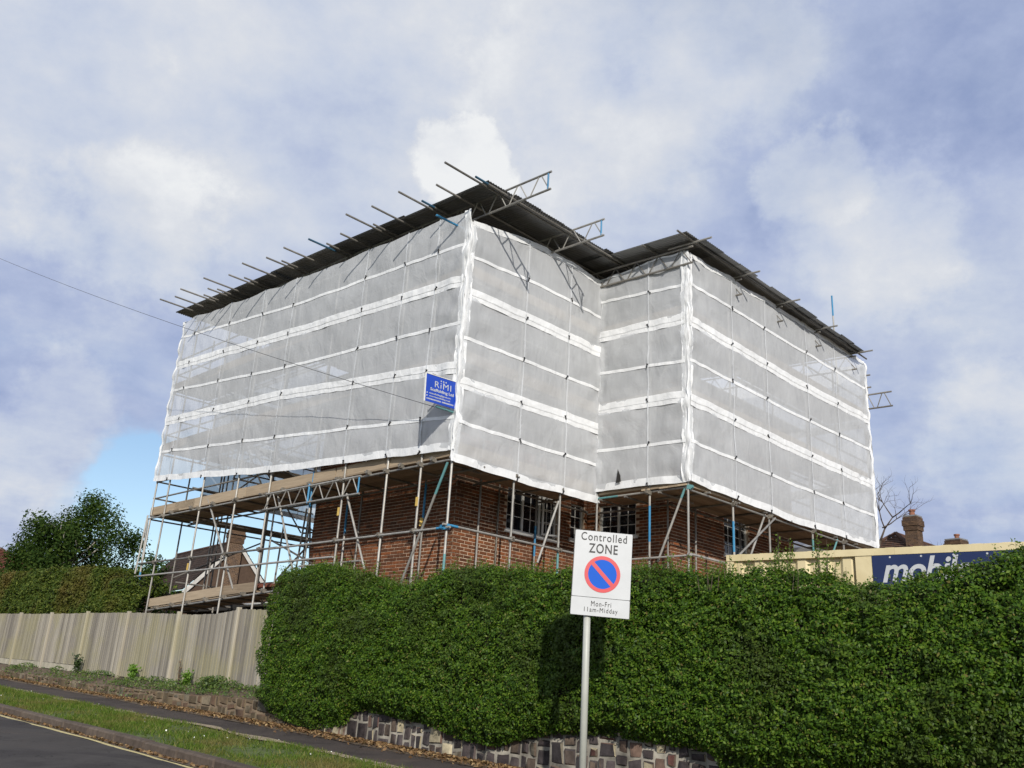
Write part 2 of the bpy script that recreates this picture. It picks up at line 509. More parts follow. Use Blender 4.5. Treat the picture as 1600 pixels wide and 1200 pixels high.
def m_net(name, alpha, tint, trl):
    m, t, b = mat_new(name)
    t.nodes.remove(b)
    vec = pos(t)
    n = noise_t(t, vec, 1.1, 4, 0.55)
    n2 = noise_t(t, pos(t, (1, 1, 0.25)), 9, 4, 0.6)
    s = math_(t, "ADD", math_(t, "MULTIPLY", n, 0.6), math_(t, "MULTIPLY", n2, 0.4))
    c = ramp(t, s, [(0.3, tuple(x * 0.80 for x in tint)), (0.7, tint)])
    df = t.nodes.new("ShaderNodeBsdfDiffuse"); t.links.new(c, df.inputs[0])
    tl = t.nodes.new("ShaderNodeBsdfTranslucent"); t.links.new(c, tl.inputs[0])
    gl = t.nodes.new("ShaderNodeBsdfGlossy"); gl.inputs["Roughness"].default_value = 0.45
    gl.inputs[0].default_value = (0.9, 0.9, 0.9, 1)
    m1 = t.nodes.new("ShaderNodeMixShader"); m1.inputs[0].default_value = trl
    t.links.new(df.outputs[0], m1.inputs[1]); t.links.new(tl.outputs[0], m1.inputs[2])
    m3 = t.nodes.new("ShaderNodeMixShader"); m3.inputs[0].default_value = 0.04
    t.links.new(m1.outputs[0], m3.inputs[1]); t.links.new(gl.outputs[0], m3.inputs[2])
    tp = t.nodes.new("ShaderNodeBsdfTransparent")
    m2 = t.nodes.new("ShaderNodeMixShader"); m2.inputs[0].default_value = alpha
    t.links.new(tp.outputs[0], m2.inputs[1]); t.links.new(m3.outputs[0], m2.inputs[2])
    t.links.new(m2.outputs[0], t.nodes["Material Output"].inputs["Surface"])
    # fine creases
    bn = t.nodes.new("ShaderNodeBump"); bn.inputs["Strength"].default_value = 0.8; bn.inputs["Distance"].default_value = 0.035
    t.links.new(noise_t(t, pos(t, (1, 1, 0.6)), 3.2, 5, 0.6, 0.8), bn.inputs["Height"])
    t.links.new(bn.outputs[0], df.inputs["Normal"])
    return m


MAT["net"] = m_net("debris_sheeting", 0.70, (0.80, 0.82, 0.84), 0.20)
MAT["highlight_strip"] = m_net("sheeting_highlight", 0.74, (0.83, 0.85, 0.87), 0.15)  # paler, denser net: a painted highlight along each standard
MAT["band"] = m_net("reinforced_band", 0.98, (0.93, 0.94, 0.945), 0.10)
MAT["cable"] = simple("grey_cable", (0.07, 0.07, 0.075), 0.6)
MAT["tie"] = simple("dark_tie", (0.02, 0.02, 0.022), 0.6)


def m_sheet():
    m, t, b = mat_new("corrugated_steel")
    oi = t.nodes.new("ShaderNodeObjectInfo")
    n = noise_t(t, pos(t, (1, 1, 1)), 2.5, 6, 0.65)
    s = math_(t, "ADD", math_(t, "MULTIPLY", n, 0.6), math_(t, "MULTIPLY", oi.outputs["Random"], 0.6))
    t.links.new(ramp(t, s, [(0.25, (0.13, 0.133, 0.135)), (0.9, (0.34, 0.34, 0.335))]), b.inputs["Base Color"])
    b.inputs["Metallic"].default_value = 0.6
    b.inputs["Roughness"].default_value = 0.38
    return m


MAT["sheet"] = m_sheet()


def m_asphalt(name, col, patchy=0.25, scale=1.0):
    m, t, b = mat_new(name)
    n = noise_t(t, pos(t), 160 * scale, 3, 0.7)
    n2 = noise_t(t, pos(t), 1.1, 5, 0.6, 0.6)
    n3 = noise_t(t, pos(t), 9, 4, 0.6)
    s = math_(t, "ADD", math_(t, "ADD", math_(t, "MULTIPLY", n, 0.35), math_(t, "MULTIPLY", n2, 0.45)), math_(t, "MULTIPLY", n3, 0.2))
    t.links.new(ramp(t, s, [(0.3, tuple(c * (1 - patchy) for c in col)), (0.7, tuple(c * (1 + patchy) for c in col))]), b.inputs["Base Color"])
    b.inputs["Roughness"].default_value = 0.85
    b.inputs["Specular IOR Level"].default_value = 0.3
    bump(t, b, n, 0.5, 0.006)
    return m


def m_road(name, col):
    m, t, b = mat_new(name)
    n = noise_t(t, pos(t), 170, 3, 0.7)
    big = noise_t(t, pos(t, (1, 1.0, 1)), 0.55, 6, 0.62, 0.9)
    st = noise_t(t, pos(t, (3.0, 0.5, 1)), 1.3, 6, 0.65, 0.4)
    patch = ramp(t, big, [(0.44, (0.74, 0.72, 0.74)), (0.50, (1.0, 1.0, 1.0)), (0.60, (1.0, 0.98, 0.95)), (0.64, (1.22, 1.14, 1.08))])
    base = ramp(t, math_(t, "ADD", math_(t, "MULTIPLY", n, 0.5), math_(t, "MULTIPLY", st, 0.5)), [(0.3, tuple(c * 0.72 for c in col)), (0.7, tuple(c * 1.3 for c in col))])
    vo = t.nodes.new("ShaderNodeTexVoronoi"); vo.feature = "DISTANCE_TO_EDGE"; vo.inputs["Scale"].default_value = 0.7
    add = t.nodes.new("ShaderNodeVectorMath"); add.operation = "ADD"
    wn = t.nodes.new("ShaderNodeTexNoise"); wn.inputs["Scale"].default_value = 3.0; t.links.new(pos(t), wn.inputs["Vector"])
    t.links.new(pos(t), add.inputs[0]); t.links.new(wn.outputs["Color"], add.inputs[1]); t.links.new(add.outputs[0], vo.inputs["Vector"])
    crack = ramp(t, vo.outputs["Distance"], [(0.0, (0.35,) * 3), (0.012, (1, 1, 1))])
    c = mixc(t, 1.0, mixc(t, 1.0, base, patch, "MULTIPLY"), crack, "MULTIPLY")
    t.links.new(c, b.inputs["Base Color"])
    b.inputs["Roughness"].default_value = 0.85
    b.inputs["Specular IOR Level"].default_value = 0.25
    bump(t, b, n, 0.6, 0.006)
    return m


MAT["road"] = m_road("asphalt", (0.056, 0.050, 0.047))
MAT["pavement"] = m_road("pavement_asphalt", (0.064, 0.052, 0.046))
MAT["soil"] = simple("soil", (0.105, 0.075, 0.048), 0.95, 0, 0.45, 8, 0.6)
MAT["turf"] = simple("turf", (0.070, 0.095, 0.022), 0.95, 0, 0.5, 3, 0.6)
MAT["earth"] = simple("sandy_edge", (0.30, 0.24, 0.16), 0.95, 0, 0.4, 7, 0.5)
MAT["kerb"] = m_random("kerb_concrete", [(0.0, (0.085, 0.065, 0.052)), (1.0, (0.14, 0.11, 0.085))], 0.9, 18, 0.45)
MAT["yellow"] = simple("worn_yellow_line", (0.50, 0.42, 0.20), 0.8, 0, 0.35, 22)
def m_cream():
    m, t, b = mat_new("cream_container_paint")
    base = ramp(t, noise_t(t, pos(t), 2.2, 5, 0.6), [(0.3, (0.60, 0.50, 0.28)), (0.7, (0.71, 0.61, 0.37))])
    rust = ramp(t, noise_t(t, pos(t, (5, 5, 0.7)), 2.6, 8, 0.7), [(0.60, (0, 0, 0)), (0.72, (1, 1, 1))])
    t.links.new(mixc(t, math_(t, "MULTIPLY", rust, 0.45), base, (0.26, 0.14, 0.06)), b.inputs["Base Color"])
    b.inputs["Roughness"].default_value = 0.5
    bump(t, b, noise_t(t, pos(t), 4.0, 3), 0.25, 0.02)
    return m


MAT["cream"] = m_cream()
MAT["navy"] = simple("navy_panel", (0.010, 0.022, 0.085), 0.35, 0, 0.1, 3)
MAT["sign_white"] = simple("sign_white", (0.50, 0.515, 0.525), 0.4, 0, 0.05, 5)
MAT["sign_back"] = simple("sign_edge", (0.10, 0.10, 0.10), 0.5)
MAT["sign_red"] = simple("sign_red", (0.56, 0.05, 0.055), 0.35, 0, 0.05)
MAT["sign_blue"] = simple("sign_blue", (0.004, 0.095, 0.52), 0.45, 0, 0.05, 6, 0, 0.15)
MAT["rimi_blue"] = simple("board_blue", (0.010, 0.055, 0.42), 0.3, 0, 0.08, 3)
MAT["lead"] = simple("flashing", (0.20, 0.20, 0.20), 0.6)
MAT["pot"] = simple("chimney_pot_clay", (0.24, 0.10, 0.06), 0.8, 0, 0.3, 10)


def m_glass():
    m, t, b = mat_new("window_glass")
    b.inputs["Base Color"].default_value = (0.012, 0.014, 0.018, 1)
    b.inputs["Roughness"].default_value = 0.06
    n = noise_t(t, pos(t), 1.6, 2)
    bump(t, b, n, 0.06, 0.02)
    return m


MAT["glass"] = m_glass()

# shared unit tube along +z
_t = MB_().tube((0, 0, 0), (0, 0, 1), 0.0242, 10)
TUBE = smooth_by_angle(_t.mesh("tube"))
TUBE.materials.append(MAT["tube"])


def rod_matrix(a, b, M=MB):
    a, b = M @ Vector(a), M @ Vector(b)
    d = b - a
    q = d.to_track_quat("Z", "Y").to_matrix().to_4x4()
    q.translation = a
    return q @ Matrix.Diagonal((1, 1, d.length, 1)), q, d.length


def tube(name, parent, a, b, mat="tube", paint=None, rs=1.0):
    """scaffold tube between two building points; paint=(from,to,material) adds a painted length"""
    Ms, q, ln = rod_matrix(a, b)
    o = obj(name, TUBE, MAT[mat], parent, Ms @ Matrix.Diagonal((rs, rs, 1, 1)))
    if paint:
        f0, f1, pm = paint
        obj("painted_length", TUBE, MAT[pm], o, q @ T(0, 0, ln * f0) @ Matrix.Diagonal((1.05 * rs, 1.05 * rs, ln * (f1 - f0), 1)))
    return o



# ------------------------------------------------------------------ the street (setting)
ZK = [(-80, -2.2), (-20, -0.25), (0, 0.40), (9, 0.68), (14, 0.83), (20, 0.98), (30, 1.23), (45, 1.62), (80, 2.6), (140, 3.8)]


def zk(v):
    return float(np.interp(v, [a for a, _ in ZK], [b for _, b in ZK]))


VS = [-80, -40, -20, -10, -5] + [x * 0.5 for x in range(-4, 60)] + [32, 35, 40, 45, 55, 80, 140]


def strip(name, us, dz, mat, M=MB, wob=0.0, vs_=VS, seed=0, kind="structure", parent=None):
    """sheet following the street: us, dz give the cross-section"""
    v, f = [], []
    n = len(us)
    for i, vv in enumerate(vs_):
        for j, u in enumerate(us):
            w = 0
            if wob and j in (0, n - 1):
                w = wob * noise.noise(Vector((vv * 1.3, j * 7.3 + seed, 0.5)))
            hz = 0.012 * noise.noise(Vector((u * 0.9, vv * 0.8, seed + 3))) if wob else 0
            v.append((u + w, vv, zk(vv) + dz[j] + hz))
    for i in range(len(vs_) - 1):
        for j in range(n - 1):
            a = i * n + j
            f.append((a, a + 1, a + 1 + n, a + n))
    me = mesh_np(name, v, f, True)
    return obj(name, me, MAT[mat], parent, M, kind=kind)


# far ground sheet out to the horizon
me = mesh_np("ground", [(-900, -900, -3.2), (900, -900, -3.2), (900, 900, -3.2), (-900, 900, -3.2)], [(0, 1, 2, 3)])
obj("ground", me, MAT["turf"], kind="structure")
strip("road", [-8, -4, -1.2, 2.2, 4.6, 5.62], [-0.20, -0.13, -0.05, -0.05, -0.10, -0.135], "road")
strip("yellow_line", [5.36, 5.43], [-0.124, -0.124], "yellow", wob=0.02, vs_=[x * 0.25 for x in range(0, 160)])
strip("gutter", [5.455, 5.625], [-0.127, -0.127], "soil", wob=0.03, seed=4)
strip("verge", [5.76, 5.95, 6.6, 7.2, 7.42], [-0.035, -0.03, 0.0, 0.015, 0.005], "turf", wob=0.05)
strip("worn_verge_edge", [7.20, 7.40], [0.028, 0.020], "earth", wob=0.22, seed=9, vs_=[x * 0.25 for x in range(0, 160)])
strip("pavement", [7.33, 8.2, 9.02], [0.012, 0.005, 0.0], "pavement", wob=0.04, seed=2)
strip("litter_strip", [8.55, 9.02], [0.008, 0.02], "soil", wob=0.10, seed=5)
strip("garden_ground", [9.66, 10.0, 11, 30, 400], [0.31, 0.33, 0.36, 0.3, 0.3], "soil")

# kerb: stones laid end to end
kerb = bpy.data.objects.new("kerb", None)
link(kerb, None, Matrix.Translation(P(5.7, 10, zk(10))))
kerb["kind"] = "structure"
kme = MB_().chamfer(-0.457, 0.45, -0.075, 0.075, -0.25, 0.0, 0.02).mesh("kerb_stone")
v = 0.5
while v < 42:
    sl = math.atan2(zk(v + .45) - zk(v - .45), 0.9)
    Mk = MB @ T(5.69 + random.uniform(-.006, .006), v, zk(v) - 0.022 + random.uniform(-.006, .006)) @ Matrix.Rotation(-R(90), 4, "Z") @ Matrix.Rotation(sl, 4, "Y")
    obj("kerb_stone", kme, MAT["kerb"], kerb, Mk)
    v += 0.915


def leaf_mesh(name, pts, nrm, size, fold=0.25, aspect=0.55, flat=0.35, jitter=1.0):
    """kite-shaped leaves: pts (n,3), nrm (n,3) preferred facing"""
    n = len(pts)
    nr = nrm + rng.normal(0, flat, (n, 3))
    nr /= np.linalg.norm(nr, axis=1, keepdims=True) + 1e-9
    t = rng.normal(0, 1, (n, 3))
    t -= nr * np.sum(t * nr, axis=1, keepdims=True)
    t /= np.linalg.norm(t, axis=1, keepdims=True) + 1e-9
    b = np.cross(nr, t)
    s = size * rng.uniform(1 - 0.4 * jitter, 1 + 0.4 * jitter, (n, 1))
    v = np.empty((n, 4, 3), np.float32)
    v[:, 0] = pts - t * s * 0.5
    v[:, 1] = pts + b * s * aspect * 0.5 + nr * s * fold * 0.4 - t * s * 0.05
    v[:, 2] = pts + t * s * 0.5
    v[:, 3] = pts - b * s * aspect * 0.5 + nr * s * fold * 0.4 - t * s * 0.05
    f = np.arange(n * 4, dtype=np.int32).reshape(n, 4)
    return mesh_np(name, v.reshape(-1, 3), f)


def uv2w(a):
    c, s = math.cos(TH), math.sin(TH)
    a = np.asarray(a, float)
    return np.stack([a[:, 0] * c - a[:, 1] * s, a[:, 0] * s + a[:, 1] * c, a[:, 2]], 1)


# grass on the verge
n = 90000
gv = 4 + 28 * rng.random(n) ** 1.35
gu = 5.78 + rng.random(n) * 1.56
keep = rng.random(n) < np.clip(0.55 + 0.9 * np.array([noise.noise(Vector((a * 1.1, b * 0.9, 2.2))) for a, b in zip(gu, gv)]) - 0.5 * (gu > 7.2), 0.08, 1)
gv, gu = gv[keep], gu[keep]
n = len(gv)
gz = np.interp(gv, [a for a, _ in ZK], [b for _, b in ZK]) + np.interp(gu, [5.76, 5.95, 6.6, 7.2, 7.42], [-0.035, -0.03, 0.0, 0.015, 0.005])
base = np.stack([gu, gv, gz], 1)
ang = rng.random(n) * 6.283
hh = rng.uniform(0.025, 0.075, n)
lean = rng.normal(0, 0.035, (n, 2))
w = rng.uniform(0.004, 0.009, n)
vv = np.empty((n, 3, 3))
vv[:, 0] = base + np.stack([np.cos(ang) * w, np.sin(ang) * w, 0 * w], 1)
vv[:, 1] = base - np.stack([np.cos(ang) * w, np.sin(ang) * w, 0 * w], 1)
vv[:, 2] = base + np.stack([lean[:, 0], lean[:, 1], hh], 1)
obj("grass", mesh_np("grass", vv.reshape(-1, 3), np.arange(n * 3).reshape(n, 3)), MAT["grass"], None, MB, kind="stuff",
    label="short patchy grass growing on the verge beside the road")
# daisies
n = 80
dv, du = 6 + 20 * rng.random(n), rng.uniform(5.9, 7.2, n)
dz = np.interp(dv, [a for a, _ in ZK], [b for _, b in ZK]) + 0.07
obj("daisies", leaf_mesh("daisies", np.stack([du, dv, dz], 1), np.tile([0, 0, 1.0], (n, 1)), 0.020, 0.1, 1.0, 0.4), MAT["petal"], None, MB,
    kind="stuff", label="tiny white daisies scattered over the grass verge")
# dead leaves along the foot of the walls
n = 9000
lv = 3 + 27 * rng.random(n) ** 1.2
lu = 9.0 - np.abs(rng.normal(0, 0.20, n)) * np.clip(1.25 - (lv - 12) / 26, 0.4, 1.2)
lz = np.interp(lv, [a for a, _ in ZK], [b for _, b in ZK]) + 0.022 + 0.02 * rng.random(n)
lu2, lv2 = 5.48 + np.abs(rng.normal(0, 0.06, 1100)), 6 + 18 * rng.random(1100)
lz2 = np.interp(lv2, [a for a, _ in ZK], [b for _, b in ZK]) - 0.118
pp = np.concatenate([np.stack([lu, lv, lz], 1), np.stack([lu2, lv2, lz2], 1)])
obj("leaf_litter", leaf_mesh("leaf_litter", pp, np.tile([0, 0, 1.0], (len(pp), 1)), 0.055, 0.4, 0.7, 0.55), MAT["litter"], None, MB,
    kind="stuff", label="brown dead leaves drifted along the foot of the stone walls")


# ------------------------------------------------------------------ stone walls at the back of the pavement
def stone_wall(name, label, v0, v1, h_of, mat, seed, size, row_h, mort):
    th = thing(name, label, "wall", P(9.2, (v0 + v1) / 2, zk((v0 + v1) / 2)))
    rr = random.Random(seed)
    # backing of mortar
    vv, ff = [], []
    nn = int((v1 - v0) / 0.15) + 1
    for i in range(nn):
        a = v0 + (v1 - v0) * i / (nn - 1)
        z0, z1 = zk(a) - 0.15, zk(a) + h_of(a) - 0.015
        vv += [(9.012, a, z0), (9.012, a, z1), (9.36, a, z1), (9.36, a, z0)]
        if i:
            b = (i - 1) * 4
            ff += [(b, b + 1, b + 5, b + 4), (b + 1, b + 2, b + 6, b + 5), (b + 2, b + 3, b + 7, b + 6)]
    obj("mortar", mesh_np("mortar", vv, ff), MAT[mort], th, MB)
    count = 0
    rows = []
    a = v0
    # columns of stones of unequal width, each cut into stones of unequal height
    while a < v1 - 0.03:
        w_ = rr.uniform(*size)
        w_ = min(w_, v1 - a)
        b = a + w_
        h = h_of(a + w_ / 2)
        z = 0.0
        while z < h - 0.03:
            hh_ = rr.uniform(*row_h) * (1.35 if rr.random() < 0.2 else 1)
            if h - z - hh_ < 0.07:
                hh_ = h - z
            cells = [(a, b)]
            if w_ > 0.24 and rr.random() < 0.45:
                m_ = a + w_ * rr.uniform(0.35, 0.65)
                cells = [(a, m_), (m_, b)]
            for c0, c1 in cells:
                g = rr.uniform(0.004, 0.013)
                zb = zk((c0 + c1) / 2)
                x0, x1, z0, z1 = c0 + g, c1 - g, zb + z + g, zb + z + hh_ - g
                if x1 - x0 < 0.03 or z1 - z0 < 0.03:
                    continue
                pr = rr.uniform(0.0, 0.014)
                j = lambda s=0.02: rr.uniform(-s, s)
                fr = [(9.0 - pr + j(.01), x0 + .02 + j(), z0 + .02 + j()), (9.0 - pr + j(.01), x1 - .02 + j(), z0 + .02 + j()),
                      (9.0 - pr + j(.01), x1 - .02 + j(), z1 - .02 + j()), (9.0 - pr + j(.01), x0 + .02 + j(), z1 - .02 + j())]
                md = [(9.03, x0 + j(.006), z0 + j(.006)), (9.03, x1 + j(.006), z0 + j(.006)), (9.03, x1 + j(.006), z1 + j(.006)), (9.03, x0 + j(.006), z1 + j(.006))]
                bk = [(9.2, x0, z0), (9.2, x1, z0), (9.2, x1, z1), (9.2, x0, z1)]
                cen = Vector((9.02, (x0 + x1) / 2, (z0 + z1) / 2))
                vs3 = [Vector(p) - cen for p in fr + md + bk]
                fs3 = [(3, 2, 1, 0)]
                for k in range(4):
                    fs3 += [(k, (k + 1) % 4, 4 + (k + 1) % 4, 4 + k), (4 + k, 4 + (k + 1) % 4, 8 + (k + 1) % 4, 8 + k)]
                rows.append((cen, vs3, fs3))
            z += hh_
        a = b
    rows.sort(key=lambda r: r[0].y if r[0].y > 2.5 else 60 - r[0].y)
    rest = MB_()
    for cen, vs3, fs3 in rows:
        if count < 300:
            m_ = MB_().add(vs3, fs3).mesh("stone")
            smooth_by_angle(m_, 50)
            obj("stone", m_, MAT[mat], th, MB @ Matrix.Translation(cen))
        else:
            rest.add([p + cen for p in vs3], fs3)
        count += 1
    if rest.v:
        obj("far_stonework", rest.mesh("far_stonework"), MAT[mat], th, MB, kind="stuff")
    return th


def h_right(v):
    return 0.64 + 0.05 * noise.noise(Vector((v * 0.7, 3, 0)))


def h_left(v):
    return float(np.interp(v, [13, 14.6, 16.7, 19, 23, 29, 45], [.40, .38, .34, .26, .21, .20, .22])) + 0.03 * noise.noise(Vector((v * 0.6, 8, 0)))


stone_wall("stone_wall", "low wall of dark and cream stones with pale mortar showing beneath the privet hedge", -3.0, 13.2, h_right, "stone_dark", 3, (0.13, 0.30), (0.10, 0.24), "stone_mortar")
stone_wall("stone_wall", "low brown stone wall below the timber fence", 13.2, 42.0, h_left, "stone_brown", 5, (0.16, 0.38), (0.09, 0.20), "earth_mortar")

# soil bed on top of the left wall
vv, ff = [], []
_vs = [13 + x * 0.5 for x in range(62)]
for i_, a in enumerate(_vs):
    fbv = float(np.interp(a, [14.6, 16.09, 17.17, 20.48, 24.93, 27.71, 30.96, 44], [1.36, 1.37, 1.38, 1.39, 1.47, 1.53, 1.57, 1.85]))
    z0 = zk(a) + h_left(a) - 0.03
    for u_, z_ in ((9.05, z0), (9.25, z0 + (fbv - z0) * .45), (9.45, fbv - 0.03), (9.7, fbv - 0.0)):
        vv.append((u_, a, z_ + 0.02 * noise.noise(Vector((a * 1.7, u_ * 4, 1)))))
    if i_:
        b = (i_ - 1) * 4
        ff += [(b + k, b + k + 1, b + k + 5, b + k + 4) for k in range(3)]
obj("soil_bed", mesh_np("soil_bed", vv, ff, True), MAT["soil"], None, MB, kind="structure")

# ------------------------------------------------------------------ timber fence, every board a part
fence = thing("timber_fence", "weathered grey feather-edge timber fence standing on the stone wall left of the hedge", "fence", P(9.6, 25, 1.5))
FT = [(14.6, 2.86), (16.16, 2.87), (17.15, 2.90), (18.06, 2.82), (19.19, 2.82), (19.71, 2.84), (22.34, 2.92), (24.93, 2.95), (27.48, 2.97), (32.04, 3.05), (44, 3.3)]
FB = [(14.6, 1.36), (16.09, 1.37), (17.17, 1.38), (20.48, 1.39), (24.93, 1.47), (27.71, 1.53), (30.96, 1.57), (44, 1.85)]
ft = lambda v: float(np.interp(v, *zip(*FT)))
fb = lambda v: float(np.interp(v, *zip(*FB)))
bw = 0.112
board_me = MB_().add([(-0.018, -.066, 0), (-0.004, .066, 0), (0.006, .066, 0), (0.006, -.066, 0),
                      (-0.018, -.066, 1), (-0.004, .066, 1), (0.006, .066, 1), (0.006, -.066, 1)],
                     [(0, 1, 5, 4), (1, 2, 6, 5), (2, 3, 7, 6), (3, 0, 4, 7), (4, 5, 6, 7), (3, 2, 1, 0)]).mesh("fence_board")
v = 14.7
i = 0
rest = MB_()
while v < 43:
    z0 = fb(v) + (0.16 if v > 24.9 else 0.02) + random.uniform(-.006, .006)
    z1 = ft(v) + random.uniform(-.007, .007)
    Mb = MB @ T(9.6 + random.uniform(-.004, .004), v, z0) @ Matrix.Rotation(random.uniform(-.006, .006), 4, "X") @ Matrix.Diagonal((1, 1, z1 - z0, 1))
    if i < 270:
        obj("fence_board", board_me, MAT["fence_board"], fence, Mb)
    i += 1
    v += bw
post_me = MB_().chamfer(-0.045, 0.045, -0.03, 0.05, 0, 1, 0.012).mesh("fence_post")
for vp in (17.15, 19.75, 22.4, 24.93, 27.5, 30.0, 32.6, 35.2, 38, 41):
    z0, z1 = fb(vp) - 0.1, ft(vp) + random.uniform(0.03, 0.06)
    obj("fence_post", post_me, MAT["fence_post"], fence,
        MB @ T(9.565, vp, z0) @ Matrix.Rotation(R(-90), 4, "Z") @ Matrix.Diagonal((1, 1, z1 - z0, 1)))
for zf in (0.25, 0.75):
    m_ = MB_()
    for a in range(15, 43):
        m_.tube((9.64, a, fb(a) + zf * 1.45), (9.64, a + 1, fb(a + 1) + zf * 1.45), 0.035, 4)
    obj("fence_rail", m_.mesh("fence_rail"), MAT["fence_post"], fence, MB)
gb = MB_().box(-0.02, 0.02, -1.24, 1.24, 0, 0.15).mesh("gravel_board")
for vp in (26.2, 28.75, 31.3, 33.9, 36.6, 39.5):
    sl = math.atan2(fb(vp + 1) - fb(vp - 1), 2)
    obj("gravel_board", gb, MAT["gravel_board"], fence, MB @ T(9.588, vp, fb(vp) + 0.0) @ Matrix.Rotation(sl, 4, "X"))


# ------------------------------------------------------------------ plants
def weed(name, label, cat, u, v, z, h, r, n, leaf, mat, stems=5):
    th = thing(name, label, cat, P(u, v, z))
    th_m = MB @ T(u, v, z)
    m_ = MB_()
    tips = []
    for k in range(stems):
        a = random.uniform(0, 6.28); rr = r * random.uniform(0.2, 0.8)
        e = Vector((math.cos(a) * rr, math.sin(a) * rr, h * random.uniform(0.7, 1)))
        m_.tube((0, 0, -0.03), e, 0.005, 4, 0.002)
        tips.append(e)
    obj("stem", m_.mesh("stem"), MAT["bark"], th, th_m)
    pts = []
    for k in range(n):
        e = random.choice(tips) * random.uniform(0.25, 1.05)
        pts.append(e + Vector((random.gauss(0, r * .28), random.gauss(0, r * .28), random.gauss(0, h * .07))))
    pts = np.array(pts)
    pts[:, 2] = np.abs(pts[:, 2])
    nr = np.tile([-0.4, -0.3, 0.8], (n, 1))
    obj("foliage", leaf_mesh("foliage", pts, nr, leaf, 0.3, 0.6, 0.6), MAT[mat], th, th_m)
    return th


weed("garden_plant", "small dark leafy plant growing from the wall top against the fence, leftmost of the weeds", "plant", 9.4, 24.5, 1.40, 0.50, 0.14, 260, 0.06, "ivy_leaf")
weed("garden_plant", "bright lime green leafy plant standing upright at the foot of the fence", "plant", 9.42, 21.2, 1.37, 0.34, 0.13, 240, 0.07, "lime_leaf")
weed("garden_plant", "rounded mid green plant at the fence foot beside the dry stalks", "plant", 9.42, 18.6, 1.33, 0.30, 0.13, 240, 0.06, "lime_leaf")
weed("garden_plant", "thin dry brown stalks leaning on the fence", "plant", 9.45, 19.0, 1.33, 0.55, 0.07, 40, 0.035, "litter", 9)
weed("garden_plant", "tall mid green weeds between the round plant and the hedge end", "plant", 9.4, 17.5, 1.30, 0.26, 0.30, 420, 0.055, "weed_leaf", 9)
weed("ivy", "dark ivy climbing the far left boards of the fence", "plant", 9.55, 32.2, 1.6, 1.35, 0.12, 700, 0.07, "ivy_leaf", 6)
# low ground cover along the bed and trailing over the wall
n = 10000
wv = 14.6 + 14 * rng.random(n) ** 1.2
wu = rng.uniform(8.98, 9.56, n)
k_ = np.array([noise.noise(Vector((a * 0.8, 4.4, b * 1.5))) for a, b in zip(wv, wu)])
wz = np.interp(wv, [a for a, _ in ZK], [b for _, b in ZK]) + np.array([h_left(a) for a in wv]) + np.clip((wu - 9.05) / .4, 0, 1) * (np.array([fb(a) - zk(a) - h_left(a) for a in wv])) + 0.01 + np.clip(k_ + 0.35, 0, 1) * 0.2 * rng.random(n)
sel = rng.random(n) < np.clip(0.42 + k_ * 1.2, 0.08, 1)
hang = rng.random(n) < 0.12 * (wv > 19)
wu = np.where(hang, 8.97 - 0.03 * rng.random(n), wu)
wz = np.where(hang, wz - 0.32 * rng.random(n), wz)
pp = np.stack([wu, wv, wz], 1)[sel]
obj("ground_cover", leaf_mesh("ground_cover", pp, np.tile([-0.5, -0.2, 0.7], (len(pp), 1)), 0.055, 0.3, 0.5, 0.7), MAT["weed_leaf"], None, MB,
    kind="stuff", label="low weeds and grass growing on the wall top under the fence")


def nz(a, b, c):
    return noise.noise(Vector((a, b, c)))


def interp(tab, x):
    return float(np.interp(x, [a for a, _ in tab], [b for _, b in tab]))


